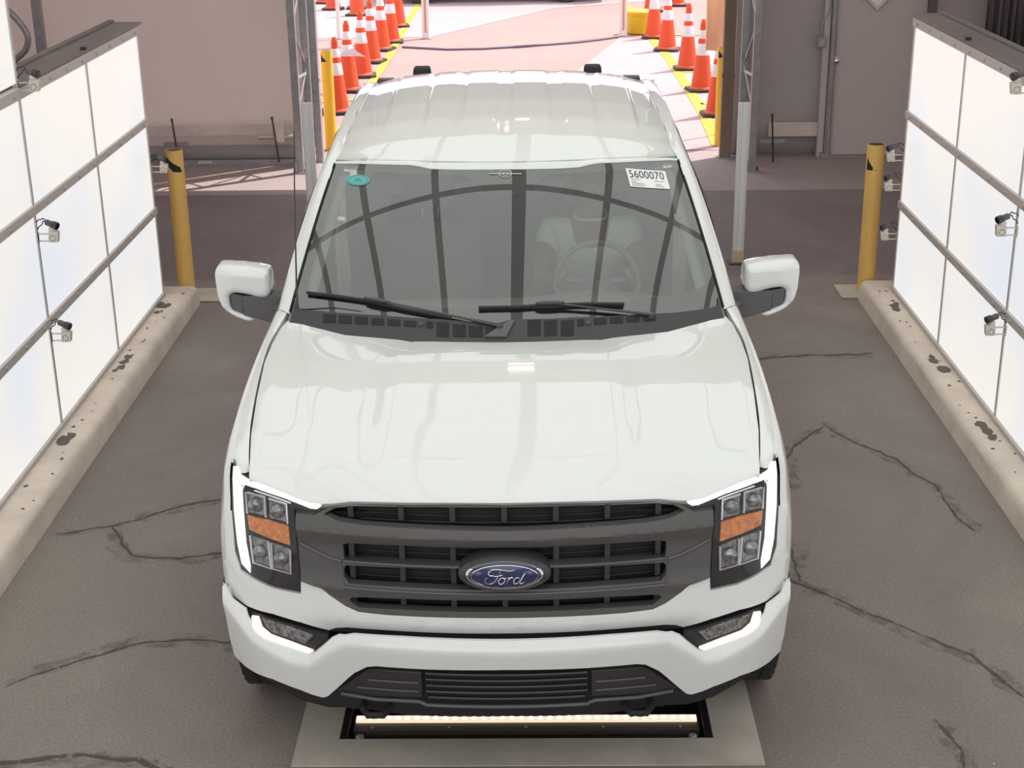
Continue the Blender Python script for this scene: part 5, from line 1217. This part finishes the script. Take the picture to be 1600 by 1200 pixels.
# ------------------------------------------------------------------ the driver
SKIN = mat('skin', (.22, .125, .085), .55); TEE = mat('white_tshirt', (.66, .72, .68), .9, bump=(18, .6, .006)); HAIR = mat('dark_hair', (.02, .016, .014), .8); JEAN = mat('dark_trousers', (.03, .035, .05), .9)
D = empty('person', (.39, 2.80, .0), 0); tag(D, 'driver in a white short-sleeved T-shirt leaning forward, holding the steering wheel of the pickup', 'person')
_c, _s = math.cos(PHI), math.sin(PHI); D.location = (_c*.39-_s*2.82, _s*.39+_c*2.82, .86); D.rotation_euler = (0, 0, PHI)
def skin_obj(name, chains, m, parent, sub=2, root=0):
    """chains: lists of (x, y, z, r) joined where coordinates coincide"""
    vs = []; rs = []; es = []
    def idx(p):
        for i, q in enumerate(vs):
            if (Vector(q)-Vector(p[:3])).length < 1e-5: return i
        vs.append(tuple(p[:3])); rs.append(p[3]); return len(vs)-1
    for ch in chains:
        ids = [idx(p) for p in ch]
        for a, b_ in zip(ids, ids[1:]): es.append((a, b_))
    me = bpy.data.meshes.new(name); me.from_pydata(vs, es, [])
    o = bpy.data.objects.new(name, me); COL.objects.link(o); o.parent = parent
    md = o.modifiers.new('skin', 'SKIN'); md.use_smooth_shade = True
    sv = me.skin_vertices[0].data
    for i, r in enumerate(rs):
        sv[i].radius = r if isinstance(r, tuple) else (r, r)
        sv[i].use_root = (i == root)
    ss = o.modifiers.new('sub', 'SUBSURF'); ss.levels = sub; ss.render_levels = sub
    me.materials.append(m)
    return o
# local frame: origin at the seat, -y towards the steering wheel
chest = [(0, .02, .02, (.15, .12)), (0, -.02, .18, (.14, .11)), (0, -.10, .36, (.17, .11)), (0, -.17, .50, (.12, .09))]
neck = [(0, -.17, .50, (.12, .09)), (0, -.205, .575, .058), (0, -.235, .64, .055)]
def arm(s):
    sh = (s*.17, -.17, .475, .062); L = [(0, -.17, .50, (.12, .09)), sh, (s*.235, -.27, .36, .048), (s*.235, -.40, .27, .043), (s*.205, -.52, .33, .036), (s*.165, -.625, .395, .027)]
    return L
def leg(s): return [(0, .02, .02, (.15, .12)), (s*.10, -.06, .03, .085), (s*.16, -.42, .08, .07), (s*.16, -.60, -.22, .05), (s*.16, -.68, -.34, .04)]
body = skin_obj('body', [chest, neck, arm(1), arm(-1), leg(1), leg(-1)], SKIN, D)
def head():
    b = MB(); n = 28; m_ = 20; P = []
    for i in range(n):
        a = 2*PI*i/n; row = []
        for j in range(m_+1):
            p = -PI/2+PI*j/m_; x = .076*math.cos(p)*math.cos(a); y = .096*math.cos(p)*math.sin(a); z = .118*math.sin(p)
            f_ = -y/.096
            if z < 0: x *= 1-.25*(-z/.118); y *= 1-.12*(-z/.118)
            if f_ > .5:
                y -= .022*math.exp(-(x/.012)**2)*math.exp(-((z+.018)/.022)**2)        # nose
                y += .010*(math.exp(-((abs(x)-.030)/.014)**2)*math.exp(-((z-.008)/.012)**2))   # eye sockets
                y -= .006*math.exp(-(x/.024)**2)*math.exp(-((z+.058)/.007)**2)        # lips
                y -= .006*math.exp(-(x/.02)**2)*math.exp(-((z+.10)/.014)**2)          # chin
            row.append((x, y, z))
        P.append(row)
    return b.grid(P, close_u=True)
hd = head().build('head', SKIN, D, smooth=80); hd.location = (0, -.275, .735); hd.rotation_euler = (.35, 0, .05)
for s in (-1, 1):
    e = MB().lathe([(.002, -.011), (.008, -.008), (.011, 0), (.008, .008)], 12, (s*.030, -.077, .008), 'y').build('eye', mat('eye_white', (.5, .48, .45), .3) if 'eye_white' not in MATS else MATS['eye_white'], hd)
    MB().tube([(s*.076, .0, -.02), (s*.085, .012, .0), (s*.084, .014, .022), (s*.075, .004, .026)], [.006, .009, .009, .006], 8).build('ear', SKIN, hd)
MB().tube([(-.022, -.092, -.060), (0, -.098, -.058), (.022, -.092, -.060)], .004, 6).build('mouth', mat('lips', (.25, .10, .08), .5), hd)
P = []
for i in range(28):
    a = 2*PI*i/28; f_ = -math.sin(a); lo = .25 if f_ > .35 else (-.45 if f_ < -.2 else -.05)
    P.append([(.082*math.cos(p)*math.cos(a), .103*math.cos(p)*math.sin(a)+.004, .122*math.sin(p)+.004) for p in [lo*PI/2+(PI/2-lo*PI/2)*j/8 for j in range(9)]])
MB().grid(P, close_u=True).build('hair', HAIR, hd, smooth=80)
def tee(s): return [(0, -.17, .50, (.150, .105)), (s*.17, -.165, .475, .090), (s*.222, -.235, .395, .083)]
tr = [(0, .02, .04, (.185, .150)), (0, -.02, .18, (.175, .140)), (0, -.10, .36, (.200, .140)), (0, -.17, .50, (.150, .105))]
sh_ = skin_obj('tshirt', [tr, tee(1), tee(-1)], TEE, D)
MB().tube([(.075*math.cos(a), -.215+.055*math.sin(a)-.0, .585-.02*math.cos(a)**2+.03*math.sin(a)) for a in [2*PI*k/24 for k in range(25)]], .006, 8, cap=False).build('collar', TEE, sh_)
skin_obj('trousers', [[(0, .02, .02, (.17, .14)), (s*.10, -.06, .03, .10), (s*.16, -.42, .08, .085), (s*.16, -.60, -.22, .065)] for s in (1, -1)], JEAN, D)
# hands: palm and five unequal fingers curled round the wheel rim
for s in (1, -1):
    w0 = Vector((s*.165, -.625, .395)); kn = w0+Vector((-s*.004, -.050, .018))
    ch = [[(w0.x, w0.y, w0.z, .026), ((w0.x+kn.x)/2, (w0.y+kn.y)/2, (w0.z+kn.z)/2, (.034, .018)), (kn.x, kn.y, kn.z, (.036, .015))]]
    for k, (o_, L_) in enumerate(((-.030, .072), (-.010, .082), (.010, .078), (.029, .062))):
        b0 = kn+Vector((s*o_*.5, -.002, -o_*.75)); ch.append([(kn.x, kn.y, kn.z, (.036, .015)), (*b0, .0095), (*(b0+Vector((-s*.004, -L_*.42, .010))), .0088), (*(b0+Vector((-s*.006, -L_*.62, -.016))), .0082), (*(b0+Vector((-s*.006, -L_*.42, -.034))), .0072)])
    b0 = w0+Vector((-s*.020, -.022, .022)); ch.append([((w0.x+kn.x)/2, (w0.y+kn.y)/2, (w0.z+kn.z)/2, (.034, .018)), (*b0, .013), (*(b0+Vector((-s*.014, -.030, .012))), .0105), (*(b0+Vector((-s*.010, -.052, .004))), .009)])
    skin_obj('hand', ch, SKIN, D, sub=1)
